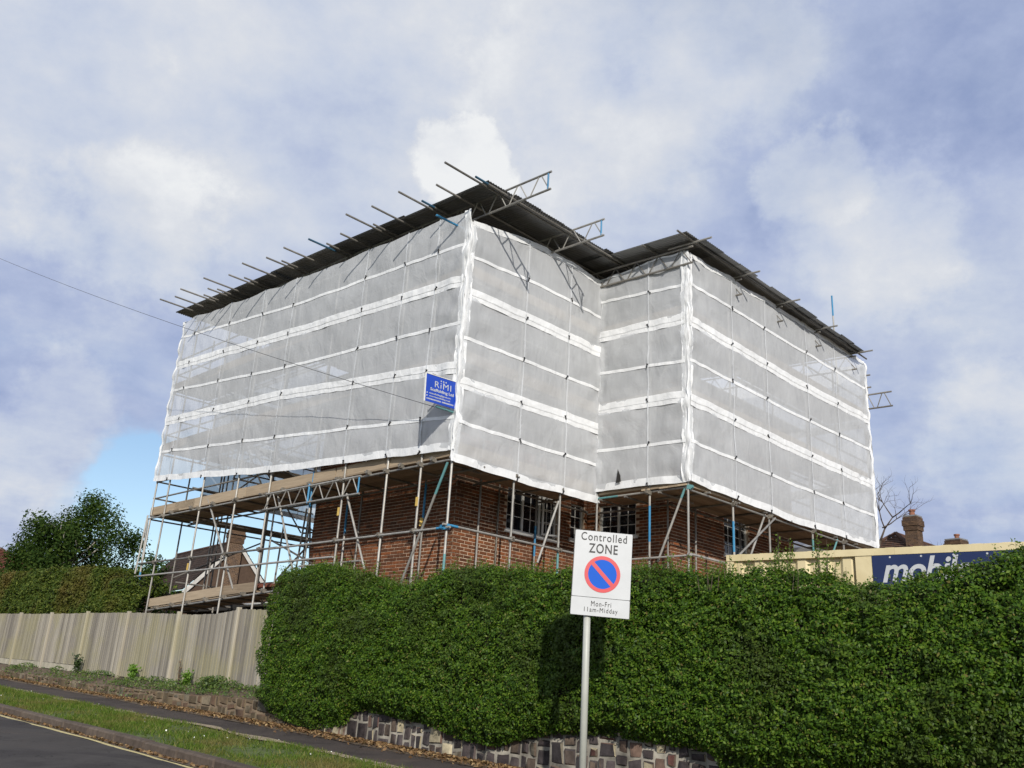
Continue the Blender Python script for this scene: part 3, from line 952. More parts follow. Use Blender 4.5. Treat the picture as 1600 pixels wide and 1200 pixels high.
def make_hedge(name, label, v0, v1, top, bottom, u_front, u_back, nleaf, leaf, mat, coremat, lump, vpow=1.0, shoots=None, seed=0, near=None, flat=0.55):
    """clipped hedge: lumpy dark core plus a shell of single leaves"""
    th = thing(name, label, "hedge", P((u_front + u_back) / 2, (v0 + v1) / 2, zk((v0 + v1) / 2)))
    def surf(v, s):
        """s 0..1 up the front, 1..2 across the top and down behind; returns point and outward normal"""
        zt, zb = interp(top, v), interp(bottom, v)
        endt = min(1.0, max(0.0, min(v - v0, v1 - v) / 0.35))
        sq = math.sqrt(max(0.0, 1 - (1 - endt) ** 2))
        mid, half = (u_front + u_back) / 2, (u_back - u_front) / 2 * (0.25 + 0.75 * sq)
        rad = min(0.22, half * 0.8)
        zt -= (1 - sq) * 0.25
        if s <= 1:
            z = zb + (zt - rad - zb) * s
            bulge = 0.10 * math.sin(math.pi * s) + (0.16 * (0.12 - s) / 0.12 * -1 if s < 0.12 else 0)
            p = Vector((mid - half - bulge, v, z)); nrm = Vector((-1, 0, 0.15))
        else:
            t = s - 1
            if t < 0.4:
                a = t / 0.4 * math.pi / 2
                p = Vector((mid - half + rad - math.cos(a) * rad, v, zt - rad + math.sin(a) * rad)); nrm = Vector((-math.cos(a), 0, math.sin(a)))
            else:
                p = Vector((mid - half + rad + (t - 0.4) / 0.6 * (2 * half - rad), v, zt - 0.25 * max(0, (t - 0.75) / 0.25) ** 2)); nrm = Vector((0.05, 0, 1))
        if v - v0 < 0.35:
            nrm += Vector((0, -1.2 * (1 - endt), 0))
        if v1 - v < 0.35:
            nrm += Vector((0, 1.2 * (1 - endt), 0))
        d = lump * (nz(v * 0.8, p.z * 1.0, seed + 1.3) * 0.6 + nz(v * 2.1, p.z * 2.3, seed + 5.1) * 1.0 + nz(v * 4.7, p.z * 4.9, p.x * 3 + seed) * 0.75)
        nrm.normalize()
        return p + nrm * d, nrm
    nv = int((v1 - v0) / 0.12)
    ns = 34
    vv, ff = [], []
    for i in range(nv + 1):
        for j in range(ns + 1):
            v_ = v0 + (v1 - v0) * i / nv
            p, nr_ = surf(v_, 2.0 * j / ns)
            vv.append(tuple(p - nr_ * 0.14))
    for i in range(nv):
        for j in range(ns):
            a = i * (ns + 1) + j
            ff.append((a, a + 1, a + ns + 2, a + ns + 1))
    b = len(vv)                                       # closed ends and back
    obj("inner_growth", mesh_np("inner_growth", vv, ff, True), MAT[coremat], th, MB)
    pts, nrs = np.empty((nleaf, 3)), np.empty((nleaf, 3))
    for k in range(nleaf):
        v_ = v0 + (v1 - v0) * random.random() ** vpow
        s = random.random() * 1.0 if random.random() < 0.72 else 1 + random.random() * 0.9
        p, nr_ = surf(v_, s)
        cl_ = nz(v_ * 6.5, s * 17, seed + 40)
        dep = abs(random.gauss(0, 0.05)) - 0.02 - 0.075 * cl_
        if random.random() < 0.02:
            dep = -random.uniform(0.03, 0.09)
        if nz(v_ * 1.5 + seed, p.z * 1.7, 9.1) + .6 * nz(v_ * 4.5, p.z * 4.2, 3.3) > .46 and random.random() < .62:
            v_ = min(max(v_ + random.gauss(0, .5), v0), v1)
            p, nr_ = surf(v_, s)
        p = p - nr_ * dep
        pts[k] = p
        nrs[k] = (nr_.x - 0.1, nr_.y - 0.15, nr_.z + 0.35)
    nsp = nleaf // 260 if shoots else 0
    for k in range(nsp):
        v_ = v0 + .2 + (v1 - v0 - .4) * random.random() ** vpow
        p, nr_ = surf(v_, random.uniform(0.03, 1.0))
        dr = (nr_ + Vector((random.gauss(0, .25), random.gauss(0, .35), random.uniform(.1, .9)))).normalized()
        ln_ = random.uniform(.04, .13)
        for q in range(22):
            idx = random.randrange(nleaf)
            t_ = random.random()
            pts[idx] = p + dr * ln_ * t_ + Vector((random.gauss(0, .018), random.gauss(0, .018), random.gauss(0, .018)))
            nrs[idx] = (nr_.x, nr_.y - .1, nr_.z + .6)
    sizes = leaf
    obj("foliage", leaf_mesh("foliage", pts, nrs, sizes, 0.3, 0.55, flat), MAT[mat], th, MB)
    if shoots:
        sm = MB_()
        sp = []
        for (v_, h, w_) in shoots:
            zt = interp(top, v_) - 0.1
            uc = u_front + (random.uniform(0.10, 0.75) if h < .3 else 0.35)
            for q in range(max(3, int(w_ * 30))):
                x0, y0 = uc + random.gauss(0, w_ * .35), v_ + random.gauss(0, w_ * .35)
                hh_ = (h + 0.1) * random.uniform(0.45, 1.0)
                e = Vector((x0 + random.gauss(0, .04), y0 + random.gauss(0, .04), zt + hh_))
                sm.tube((x0, y0, zt - 0.1), e, 0.004, 3, 0.0015)
                for _ in range(int(hh_ * 75) + 6):
                    f_ = random.uniform(0.15, 1.0)
                    sp.append((x0 + (e.x - x0) * f_ + random.gauss(0, .025), y0 + (e.y - y0) * f_ + random.gauss(0, .025), zt + hh_ * f_))
        obj("shoot_stems", sm.mesh("shoot_stems"), MAT["bark"], th, MB, kind="stuff")
        sp = np.array(sp)
        obj("young_shoots", leaf_mesh("young_shoots", sp, np.tile([-0.4, -0.3, 0.5], (len(sp), 1)), 0.032, 0.25, 0.5, 0.8), MAT["shoot_leaf"], th, MB, kind="stuff")
    return th


HT = [(1.0, 3.12), (2.4, 3.10), (2.6, 3.05), (2.95, 2.95), (3.24, 2.87), (3.56, 2.85), (4.09, 2.89), (4.44, 2.97), (4.96, 3.05), (5.61, 3.04), (5.95, 3.08), (6.7, 3.17),
      (8.31, 3.17), (9.05, 3.26), (9.72, 3.33), (10.2, 3.28), (10.56, 3.16), (11.16, 3.10), (11.82, 3.18), (12.55, 3.44), (13.32, 3.55), (14.11, 3.55), (15.2, 3.5)]
HB = [(1.0, 1.05), (3.0, 1.10), (4.18, 1.08), (5.51, 1.02), (5.63, 1.16), (6.4, 1.20), (7.2, 1.23), (7.9, 1.19), (8.5, 1.07), (8.9, 0.96), (9.6, 1.0), (10.3, 1.15), (11.0, 1.20),
      (11.5, 1.24), (12.05, 1.24), (12.25, 1.02), (13.1, 0.90), (14.0, 0.98), (15.2, 1.2)]
SH = [(4.81, .48, .12), (4.78, .40, .16), (4.83, .34, .2), (4.35, .60, .09), (4.36, .50, .13), (4.37, .40, .18), (4.15, .30, .12), (3.34, .14, .08), (2.97, .16, .12), (2.53, .22, .16), (2.2, .22, .2), (9.83, .2, .25), (13.87, .14, .3),
      (9.3, .2, .2), (8.9, .16, .25), (10.3, .15, .3), (12.2, .2, .25), (5.5, .18, .25), (6.4, .16, .3)]
_q = -2.8
while _q < 14.7:
    SH.append((_q, random.choice((.07, .10, .14, .18, .24)) * (1.15 if _q > 5.5 else 0.9) * (0.75 if 3.2 < _q < 4.1 else 1), random.uniform(.10, .24)))
    _q += random.uniform(.05, .16)
make_hedge("privet_hedge", "tall clipped dark green privet hedge along the pavement behind the parking sign", -3.0, 14.85, [(a, b - (0.06 if a > 6 else 0.035)) for a, b in HT], [(a, b - 0.05) for a, b in HB], 8.80, 9.95, 360000, 0.037, "hedge_leaf", "hedge_core", 0.075, 1.0, SH, 0)
CT = [(25.4, 3.9), (26.3, 4.25), (28, 4.42), (30, 4.40), (33, 4.5), (36, 4.62), (48, 4.9)]
CB = [(25, 3.0), (30, 3.1), (48, 3.3)]
make_hedge("conifer_hedge", "clipped conifer hedge with brown patches rising behind the left end of the fence", 25.2, 46, CT, [(25, 2.2), (48, 2.6)], 10.3, 12.2, 95000, 0.075, "conifer_leaf", "hedge_core", 0.14, 1.5, None, 20, flat=0.8)

# ------------------------------------------------------------------ the brick house inside the scaffold
UW, VW, UR, VR, UE, VE = 12.5, 14.03, 16.87, 11.57, 22.68, 19.35
ZG, ZT = 1.25, 9.05
house = thing("brick_house", "red brick house wrapped in scaffold, its lower brickwork and leaded windows showing below the sheeting", "house", P(17, 16, ZG))
# walls: name, origin (u,v), direction, length, outward normal
WALLS = {"left": ((UW, VE), (0, -1), VE - VW), "middle": ((UW, VW), (1, 0), UR - UW), "return": ((UR, VW), (0, -1), VW - VR), "right": ((UR, VR), (1, 0), UE - UR)}
OPEN = {"middle": [(14.05 - UW, 15.76 - UW, 5.03, 6.05), (16.25 - UW, 16.74 - UW, 5.15, 6.05)],
        "return": [(VW - 13.66, VW - 12.55, 5.22, 6.05)], "right": [(19.15 - UR, 20.28 - UR, 5.06, 6.08)], "left": []}


def wall_matrix(key):
    (a, b), (dx, dy), ln = WALLS[key]
    ang = math.atan2(dy, dx)
    return MB @ T(a, b, 0) @ Matrix.Rotation(ang, 4, "Z")      # local x along the wall, -y outward


m_ = MB_()
for key in WALLS:
    ln = WALLS[key][2]
    Mw = MB.inverted() @ wall_matrix(key)
    ops = OPEN[key]
    xs = sorted({0.0, ln, *[o[0] for o in ops], *[o[1] for o in ops]})
    for x0, x1 in zip(xs, xs[1:]):
        hole = [o for o in ops if o[0] <= x0 + 1e-6 and o[1] >= x1 - 1e-6]
        if hole:
            m_.box(x0, x1, 0.006, 0.22, ZG, hole[0][2], Mw)
            m_.box(x0, x1, 0.006, 0.22, hole[0][3], ZT, Mw)
        else:
            m_.box(max(x0, 0.006), min(x1, ln - 0.006), 0.006, 0.22, ZG, ZT, Mw)
m_.box(UW + .3, UE, VE - .2, VE, ZG, ZT)
m_.box(UE - .2, UE, VR + .3, VE - .3, ZG, ZT)
m_.box(UW + .25, UE - .25, VW + .9, VE - .3, 1.3, 5.0)          # dark rooms behind the glass
obj("wall", m_.mesh("wall"), MAT["mortar"], house, MB)
# bricks
cands = []
bl, bh, jt = 0.210, 0.060, 0.015
for key in WALLS:
    ln = WALLS[key][2]
    Mw = wall_matrix(key)
    row = 0
    z = 1.9
    while z < 9.0:
        x = -0.0 if row % 2 == 0 else -0.1125
        while x < ln - 0.02:
            x0, x1 = max(0, x) + (jt / 2), min(ln, x + bl + jt) - jt / 2
            if x1 - x0 > 0.03:
                inside = any(o[0] - 0.005 < (x0 + x1) / 2 < o[1] + 0.005 and o[2] - 0.02 < z + bh / 2 < o[3] for o in OPEN[key])
                part = any(not (x1 <= o[0] or x0 >= o[1]) and o[2] - 0.02 < z + bh / 2 < o[3] for o in OPEN[key])
                if part and not inside:
                    for o in OPEN[key]:
                        if x0 < o[0] < x1: x1 = o[0] - .004
                        elif x0 < o[1] < x1: x0 = o[1] + .004
                if not inside and x1 - x0 > 0.03:
                    c = Mw @ Vector(((x0 + x1) / 2, 0, z))
                    vis = 3.75 < z < 5.45 and key in ("left", "middle", "return", "right")
                    d = (c - Vector((0, 0, 1.6))).length
                    cands.append((0 if vis else 1, d, key, x0, x1, z))
            x += bl + jt
        z += bh + jt
        row += 1
cands.sort()
rest = MB_()
brick_cache = {}
for i, (vis, d, key, x0, x1, z) in enumerate(cands):
    Mw = wall_matrix(key)
    pr = random.uniform(-0.004, 0.004)
    ln = x1 - x0
    if i < 300:
        k = round(ln, 2)
        if k not in brick_cache:
            brick_cache[k] = MB_().chamfer(-ln / 2, ln / 2, -0.0, 0.07, 0, bh, 0.005).mesh("brick")
        obj("brick", brick_cache[k], MAT["brick"], house, Mw @ T((x0 + x1) / 2, pr - 0.003, z))
    else:
        rest.box(x0, x1, pr - 0.003, 0.05, z, z + bh, MB.inverted() @ Mw)
obj("brickwork", rest.mesh("brickwork"), MAT["brick"], house, MB, kind="stuff")

# hung tiles on the middle gable, seen dimly through the net
m_ = MB_()
Mw = MB.inverted() @ wall_matrix("middle")
z = 7.25
while z < 9.4:
    x = 0.0
    while x < 4.3:
        m_.add([Mw @ Vector(p) for p in [(x, -0.07, z), (x + .162, -0.07, z + random.uniform(-.006, .006)), (x + .162, -0.03, z + .14), (x, -0.03, z + .14), (x, -0.03, z), (x + .162, -.03, z)]],
               [(0, 1, 2, 3), (0, 4, 5, 1)])
        x += 0.165
    z += 0.11
obj("hung_tiles", m_.mesh("hung_tiles"), MAT["tile_dark"], house, MB, kind="stuff")
# house roof under the temporary cover, filled in unseen to block sky light
m_ = MB_()
m_.add([(UW - .3, VW - .3, ZT), (UE + .3, VW - .3, ZT), (UE + .3, VE + .3, ZT), (UW - .3, VE + .3, ZT), (15.3, 16.7, 11.0), (20, 16.7, 11.0)],
       [(0, 1, 5, 4), (1, 2, 5), (2, 3, 4, 5), (3, 0, 4), (0, 3, 2, 1)])
m_.add([(UR - .3, VR - .3, ZT + .01), (UE + .31, VR - .3, ZT + .01), (19.8, VW, 10.6), (19.8, 16.6, 10.6), (UR - .3, VW, ZT + .01), (UE + .31, VW, ZT + .01)],
       [(0, 1, 2), (0, 2, 3, 4), (1, 5, 3, 2)])
obj("roof", m_.mesh("roof"), MAT["tile_dark"], house, MB)


def window(key, x0, x1, z0, z1, lights, rows=3, cols=2, open_light=None, frameless=()):
    Mw = wall_matrix(key)
    f = MB_()
    d0, d1 = 0.055, 0.115
    fwid = 0.055
    f.box(x0, x1, d0, d1, z0, z0 + fwid); f.box(x0, x1, d0, d1, z1 - fwid, z1)
    xs = [x0 + (x1 - x0) * k / lights for k in range(lights + 1)]
    for k, x in enumerate(xs):
        a = x if k == 0 else (x - fwid if k == lights else x - fwid / 2)
        f.box(a, a + fwid, d0 - 0.003, d1, z0 + fwid, z1 - fwid)
    wn = obj("window", f.mesh("window"), MAT["white_paint"], house, Mw)
    obj("sill", MB_().box(x0 - 0.06, x1 + 0.06, -0.055, 0.10, z0 - 0.065, z0 - 0.002).mesh("sill"), MAT["white_paint"], wn, Mw)
    for k in range(lights):
        a, b = xs[k] + (fwid if k == 0 else fwid / 2), xs[k + 1] - (fwid if k == lights - 1 else fwid / 2)
        g = MB_().box(a, b, 0.088, 0.096, z0 + fwid, z1 - fwid)
        obj("pane", g.mesh("pane"), MAT["glass"], wn, Mw)
        bars = MB_()
        for c in range(1, cols):
            xx = a + (b - a) * c / cols
            bars.box(xx - .009, xx + .009, 0.078, 0.0875, z0 + fwid, z1 - fwid)
        for r_ in range(1, rows):
            zz = z0 + fwid + (z1 - z0 - 2 * fwid) * r_ / rows
            bars.box(a, b, 0.079, 0.0875, zz - .008, zz + .008)
        if open_light == k:                           # casement standing slightly open
            sash = MB_()
            w_ = b - a
            for q in ((0, .045), (w_ - .045, w_)):
                sash.box(q[0], q[1], -0.02, 0.02, 0, z1 - z0 - 2 * fwid)
            sash.box(.045, w_ - .045, -0.02, 0.02, 0, .045); sash.box(.045, w_ - .045, -0.02, 0.02, z1 - z0 - 2 * fwid - .045, z1 - z0 - 2 * fwid)
            sash.box(w_ / 2 - .008, w_ / 2 + .008, -.008, .008, .045, z1 - z0 - 2 * fwid - .045)
            for r_ in (1, 2):
                zz = (z1 - z0 - 2 * fwid) * r_ / 3
                sash.box(.045, w_ - .045, -.008, .008, zz - .008, zz + .008)
            obj("casement", sash.mesh("casement"), MAT["white_paint"], wn, Mw @ T(a, 0.0, z0 + fwid) @ Matrix.Rotation(R(-16), 4, "Z"))
        obj("glazing_bars", bars.mesh("glazing_bars"), MAT["white_paint"], wn, Mw)
    return wn


for o, li, op in ((OPEN["middle"][0], 3, 2), (OPEN["middle"][1], 1, None)):
    window("middle", o[0], o[1], o[2], o[3], li, open_light=op)
o = OPEN["return"][0]; window("return", o[0], o[1], o[2], o[3], 2)
o = OPEN["right"][0]; window("right", o[0], o[1], o[2], o[3], 2, rows=4)
obj("downpipe", MB_().tube((13.72, 13.97, 1.3), (13.72, 13.97, 9.0), 0.022, 8).mesh("downpipe", True), MAT["coupler"], house, MB)

# single storey wing on the left, under the lower platform
wing = thing("garage_wing", "low brick wing with dark open front and white gutter below the left scaffold", "building", P(14, 22, 1.3))
m_ = MB_()
m_.box(12.55, 12.75, 19.4, 21.3, 1.2, 3.25)
m_.box(12.55, 12.75, 24.2, 25.4, 1.2, 3.25)
m_.box(13.6, 13.8, 21.3, 24.2, 1.2, 3.25)
m_.box(12.75, 19, 25.2, 25.4, 1.2, 3.3)
m_.box(12.6, 12.8, 19.4, 22.6, 3.44, 3.88)
obj("wall", m_.mesh("wall"), MAT["brick_far"], wing, MB)
obj("flat_roof", MB_().box(12.3, 19, 19.4, 25.6, 3.25, 3.42).mesh("flat_roof"), MAT["dark"], wing, MB)
obj("gutter", MB_().tube((12.24, 19.4, 3.36), (12.24, 21.8, 3.36), 0.05, 8).mesh("gutter", True), MAT["white_paint"], wing, MB)
m_ = MB_()
for r_ in range(9):
    for c in range(22):
        u_, v_ = 12.45 + r_ * 0.13, 19.45 + c * 0.2
        z_ = 3.86 + r_ * 0.03
        m_.add([(u_, v_, z_), (u_, v_ + .195, z_ + random.uniform(-.008, .008)), (u_ + .16, v_ + .195, z_ + .075), (u_ + .16, v_, z_ + .075), (u_, v_, z_ - .03), (u_, v_ + .195, z_ - .03)],
               [(0, 3, 2, 1), (0, 1, 5, 4)])
obj("lean_to_tiles", m_.mesh("lean_to_tiles"), MAT["tile_red"], wing, MB, kind="stuff")
obj("door_frame", MB_().box(13.0, 13.06, 22.0, 22.1, 1.3, 3.2).box(13.0, 13.06, 22.9, 22.98, 1.3, 3.2).box(13.0, 13.06, 22.1, 22.9, 2.75, 2.82).mesh("door_frame"), MAT["white_paint"], wing, MB)

# ------------------------------------------------------------------ the scaffold
UO, VO, UI, VI, UX, VX = 11.1, 12.66, 15.5, 10.2, 24.75, 25.75
UIN, VIN, UIN2, VIN2 = 12.28, 13.85, 16.65, 11.4                 # inner rows
scaf = thing("scaffold", "galvanised tube scaffold with timber boards standing round the brick house", "scaffold", P(UO, VO, ZG))
zroof = lambda v: 11.6 + (v - 11.9) * (0.72 / 13.9)
LIFTS = [5.80, 7.74, 9.66]


def standard(u, v, z0=1.3, z1=None, mat="tube", paint=None, du=0.0, dv=0.0):
    z1 = zroof(v) - 0.62 if z1 is None else z1
    h = z1 - z0
    return tube("standard", scaf, (u - du, v - dv, z0), (u + du, v + dv, z1), mat, paint)


cpl_me = MB_().box(-.045, .045, -.04, .05, -.045, .045).box(-.03, .03, -.065, .03, -.02, .05).tube((-.02, -.06, .0), (-.02, -.1, .01), .012, 6).mesh("coupler")


def coupler(u, v, z, rot=0.0, mat="coupler"):
    return obj("coupler", cpl_me, MAT[mat], scaf, MB @ T(u, v, z) @ Matrix.Rotation(rot + random.uniform(-.2, .2), 4, "Z") @ Matrix.Rotation(random.uniform(-.3, .3), 4, "X"))


# left face, outer row
LV = [24.89, 22.78, 20.89, 19.30, 16.19, 14.67, 13.58]
for i, v_ in enumerate(LV):
    standard(UO, v_)
    for z in [5.80, 4.47]:
        coupler(UO - 0.02, v_, z, R(-90))
standard(UO, VO, paint=(0.20, 0.275, "teal"))
standard(UO, VX - .02, z0=1.5)
standard(UO + 0.05, 17.5, z0=5.2, paint=(0.02, 0.16, "blue"))
tube("standard", scaf, (12.2, 17.45, 1.3), (12.2, 17.55, 6.3), "tube", (0.72, 0.86, "blue"))
# left face, inner row
for v_, p_ in ((14.8, (0.38, 0.46, "blue")), (17.1, None), (19.2, None), (21.3, None), (23.4, None)):
    standard(UIN, v_, mat="tube_old", paint=p_)
for v_ in (13.58, 14.67, 16.19):
    pass
# middle face
standard(12.83, VO)
standard(14.28, VO, paint=(0.25, 0.335, "teal"))
standard(UI, VO - 0.04)
for u_ in (13.03, 14.82):
    standard(u_, VIN, mat="tube_old", paint=(0.33, 0.40, "blue") if u_ > 14 else None)
# return
standard(UI, 11.17, paint=(0.36, 0.44, "blue"))
standard(UI, VI)
standard(UIN2, VIN2 + .1, mat="tube_old")
# right face
for u_, p_ in ((17.26, (0.36, 0.43, "blue")), (18.85, None), (21.01, (0.30, 0.45, "teal")), (22.74, None), (UX, None)):
    standard(u_, VI, paint=p_)
for u_ in (17.62, 19.6, 21.5, 23.6):
    standard(u_, VIN2, mat="tube_old")
# rear row on the left end, seen under the platform
for u_ in (12.08, 13.1, 13.32, 14.9, 16.4):
    standard(u_, VX, mat="tube_old")
for u_, v_ in ((12.5, 24.4), (14.2, 22.2), (15.4, 21.0), (16.3, 20.4)):
    standard(u_, v_, mat="tube_old")
# ledgers, outer and inner
for k, z in enumerate(LIFTS):
    mt = "tube" if k == 0 else "tube_old"
    tube("ledger", scaf, (UO + .02, VO - .02, z), (UO + .02, 19.4, z), mt)
    tube("ledger", scaf, (UO + .005, 19.2, z), (UO + .005, VX + .15, z), mt)
    tube("ledger", scaf, (UIN, VIN, z), (UIN, VX, z), "tube_old")
    tube("ledger", scaf, (UO - .02, VO + .05, z + .05), (UI + .02, VO + .05, z + .05), mt)
    tube("ledger", scaf, (UIN, VIN, z + .05), (UIN2, VIN, z + .05), "tube_old")
    tube("ledger", scaf, (UI + .02, VO + .1, z + .05), (UI + .02, VI - .03, z + .05), mt, (0.0, 0.28, "teal") if k == 0 else None)
    tube("ledger", scaf, (UIN2, VIN, z), (UIN2, VIN2, z), "tube_old")
    tube("ledger", scaf, (UI - .02, VI + .02, z), (UX + .02, VI + .02, z), mt)
    tube("ledger", scaf, (UIN2, VIN2, z), (UX, VIN2, z), "tube_old")
    tube("ledger", scaf, (UO, VX + .0, z - .03), (16.6, VX, z - .03), "tube_old")
    tube("ledger", scaf, (UO, VX - 1.2, z), (16.6, VX - 1.2, z), "tube_old")
    for dz in (0.6, 1.1):
        tube("guard_rail", scaf, (UO + .05, VO - .0, z + dz), (UO + .05, VX + .1, z + dz), "tube_old")
        tube("guard_rail", scaf, (UO, VO + .05, z + dz + .05), (UI, VO + .05, z + dz + .05), "tube_old")
        tube("guard_rail", scaf, (UI + .05, VO, z + dz), (UI + .05, VI, z + dz), "tube_old")
        tube("guard_rail", scaf, (UI, VI + .05, z + dz + .05), (UX, VI + .05, z + dz + .05), "tube_old")
        tube("guard_rail", scaf, (UO, VX + .04, z + dz), (16.6, VX + .04, z + dz), "tube_old")
# foot ties
tube("ledger", scaf, (UO - .05, VO - .15, 4.46), (UO - .05, 18.8, 4.46), "tube", (0.02, 0.06, "blue"))
tube("ledger", scaf, (UO - .05, 18.5, 4.47), (UO - .05, VX + .2, 4.49), "tube_old")
tube("ledger", scaf, (UO - .05, 16.2, 4.12), (UO - .05, VX + .25, 4.13), "tube")
tube("ledger", scaf, (UO - .15, VO - .05, 4.51), (UI + .2, VO - .05, 4.51), "tube", (0.02, 0.08, "blue"))
tube("ledger", scaf, (UI - .05, VO, 4.42), (UI - .05, VI - .1, 4.42), "tube")
tube("ledger", scaf, (UI - .1, VI - .05, 4.45), (UX, VI - .05, 4.45), "tube")
tube("ledger", scaf, (12.2, VX, 4.1), (16.5, VX, 4.1), "tube_old")
tube("ledger", scaf, (UIN, 16.9, 4.25), (UIN, 19.4, 4.25), "tube")
# transoms under the boards of the bottom lift
for z in LIFTS:
    for v_ in [13.2, 14.2, 15.3, 16.4, 17.5, 18.6, 19.6, 20.8, 22.0, 23.2, 24.4, 25.6]:
        tube("transom", scaf, (UO - (.09 if z < 6 else -.03), v_, z + .05), (UIN + .12, v_, z + .05), "tube_old")
    for u_ in [11.9, 12.9, 14.0, 15.0]:
        tube("transom", scaf, (u_, VO - (.08 if z < 6 else -.03), z + .0), (u_, VIN + .1, z + .0), "tube_old")
    for v_ in [10.9, 11.8, 12.5]:
        tube("transom", scaf, (UI - (.06 if z < 6 else -.03), v_, z + .0), (UIN2 + .1, v_, z + .0), "tube_old")
    for u_ in [16.2, 17.4, 18.6, 19.8, 21.0, 22.2, 23.4, 24.5]:
        tube("transom", scaf, (u_, VI - (.09 if z < 6 else -.03), z + .05), (u_, VIN2 + .1, z + .05), "tube_old")
# braces
tube("brace", scaf, (UO - .03, 12.75, 5.74), (UO - .03, 13.85, 3.45), "tube", (0.0, 0.26, "teal"))
tube("brace", scaf, (UO + .05, 22.48, 6.05), (UO + .05, 20.40, 3.6), "tube")
tube("brace", scaf, (UO + .05, 16.11, 5.5), (UO + .05, 15.15, 3.8), "tube")
tube("brace", scaf, (UO + .02, 26.0, 5.92), (UO - .1, 25.84, 4.2), "tube")
tube("brace", scaf, (UO, 25.9, 5.8), (UO, 25.62, 3.3), "tube", (0.62, 0.95, "blue"))
tube("brace", scaf, (14.18, VO - .05, 5.54), (13.6, VO - .05, 4.15), "tube")
tube("brace", scaf, (UI + .03, 10.3, 5.83), (UI + .03, 10.98, 4.35), "tube", (0.0, 0.13, "teal"))
tube("brace", scaf, (18.72, VI + .03, 5.83), (17.95, VI + .03, 4.7), "tube")
tube("brace", scaf, (19.05, VI - .05, 5.80), (17.35, VI - .05, 4.68), "tube")
tube("brace", scaf, (22.46, VI + .03, 5.84), (22.12, VI + .03, 5.4), "teal")
for a, b in (((12.08, VX, 4.2), (14.9, VX, 5.7)), ((12.1, 24.4, 9.6), (12.1, 21.0, 6.0)), ((12.3, 18.9, 6.0), (12.3, 22.4, 7.7)), ((12.4, VX - .6, 6.1), (16, VX - .6, 9.5)), ((13, VX, 9.7), (16.2, VX, 6.2)),
             ((14.2, 22.2, 4.0), (15.4, 21.0, 5.7)), ((15.4, 21.0, 3.9), (16.4, 20.4, 5.2)), ((15.2, 21.6, 4.4), (16.6, 20.2, 5.3))):
    tube("brace", scaf, a, b, "tube_old")
for a, b, m_n in (((11.25, 19.15, 5.85), (11.25, 17.9, 3.75), "tube"), ((11.9, 20.3, 5.7), (11.9, 20.25, 3.3), "tube"), ((12.6, 20.9, 5.5), (12.6, 21.0, 3.4), "tube_old"),
                  ((12.6, 19.9, 5.8), (12.6, 20.1, 3.5), "tube_old"), ((12.3, 20.9, 5.0), (12.3, 18.9, 4.3), "tube_old"), ((12.3, 20.7, 5.45), (14.6, 20.7, 5.4), "tube_old"),
                  ((13.1, 20.7, 5.3), (15.0, 20.7, 5.75), "tube_old"), ((12.9, 20.2, 5.8), (12.9, 19.7, 3.5), "tube_old"), ((13.4, 19.6, 5.8), (13.4, 20.3, 3.5), "tube_old"), ((12.7, 19.7, 4.9), (12.7, 21.6, 3.7), "tube_old")):
    tube("brace", scaf, a, b, m_n)
for v_ in (21.2, 23.4):
    tube("transom", scaf, (UO, v_, 6.45), (14.5, v_, 6.45), "tube_old")
# diagonals behind the sheeting near the corners
for a, b in (((UI + .15, 12.4, 6.2), (UI + .15, 10.4, 9.4)), ((15.7, VI + .15, 7.8), (17.2, VI + .15, 6.1)), ((15.65, VI + .15, 10.9), (17.2, VI + .15, 9.8)), ((UO + .15, 13.0, 9.4), (UO + .15, 14.4, 6.2))):
    tube("brace", scaf, a, b, "tube")

# boards
def board_mesh(ln, w_, t_):
    return MB_().chamfer(-ln / 2, ln / 2, -w_ / 2, w_ / 2, -t_ / 2, t_ / 2, 0.004).mesh("scaffold_board")


BM = {}


def plank(name, a, b, z, w_, t_, across=0.0, vertical=False, roll=0.0):
    """board from a to b (u,v) at height z; vertical boards stand on edge"""
    a, b = Vector((*a, z if not isinstance(z, tuple) else z[0])), Vector((*b, z if not isinstance(z, tuple) else z[1]))
    ln = (b - a).length
    k = (round(ln, 2), w_, t_)
    if k not in BM:
        BM[k] = board_mesh(ln, w_, t_)
    d = b - a
    ang = math.atan2(d.y, d.x)
    pit = math.atan2(d.z, math.hypot(d.x, d.y))
    M = MB @ Matrix.Translation((a + b) / 2) @ Matrix.Rotation(ang, 4, "Z") @ Matrix.Rotation(-pit, 4, "Y")
    if vertical:
        M = M @ Matrix.Rotation(R(90) + roll, 4, "X")
    return obj(name, BM[k], MAT["board"], scaf, M)


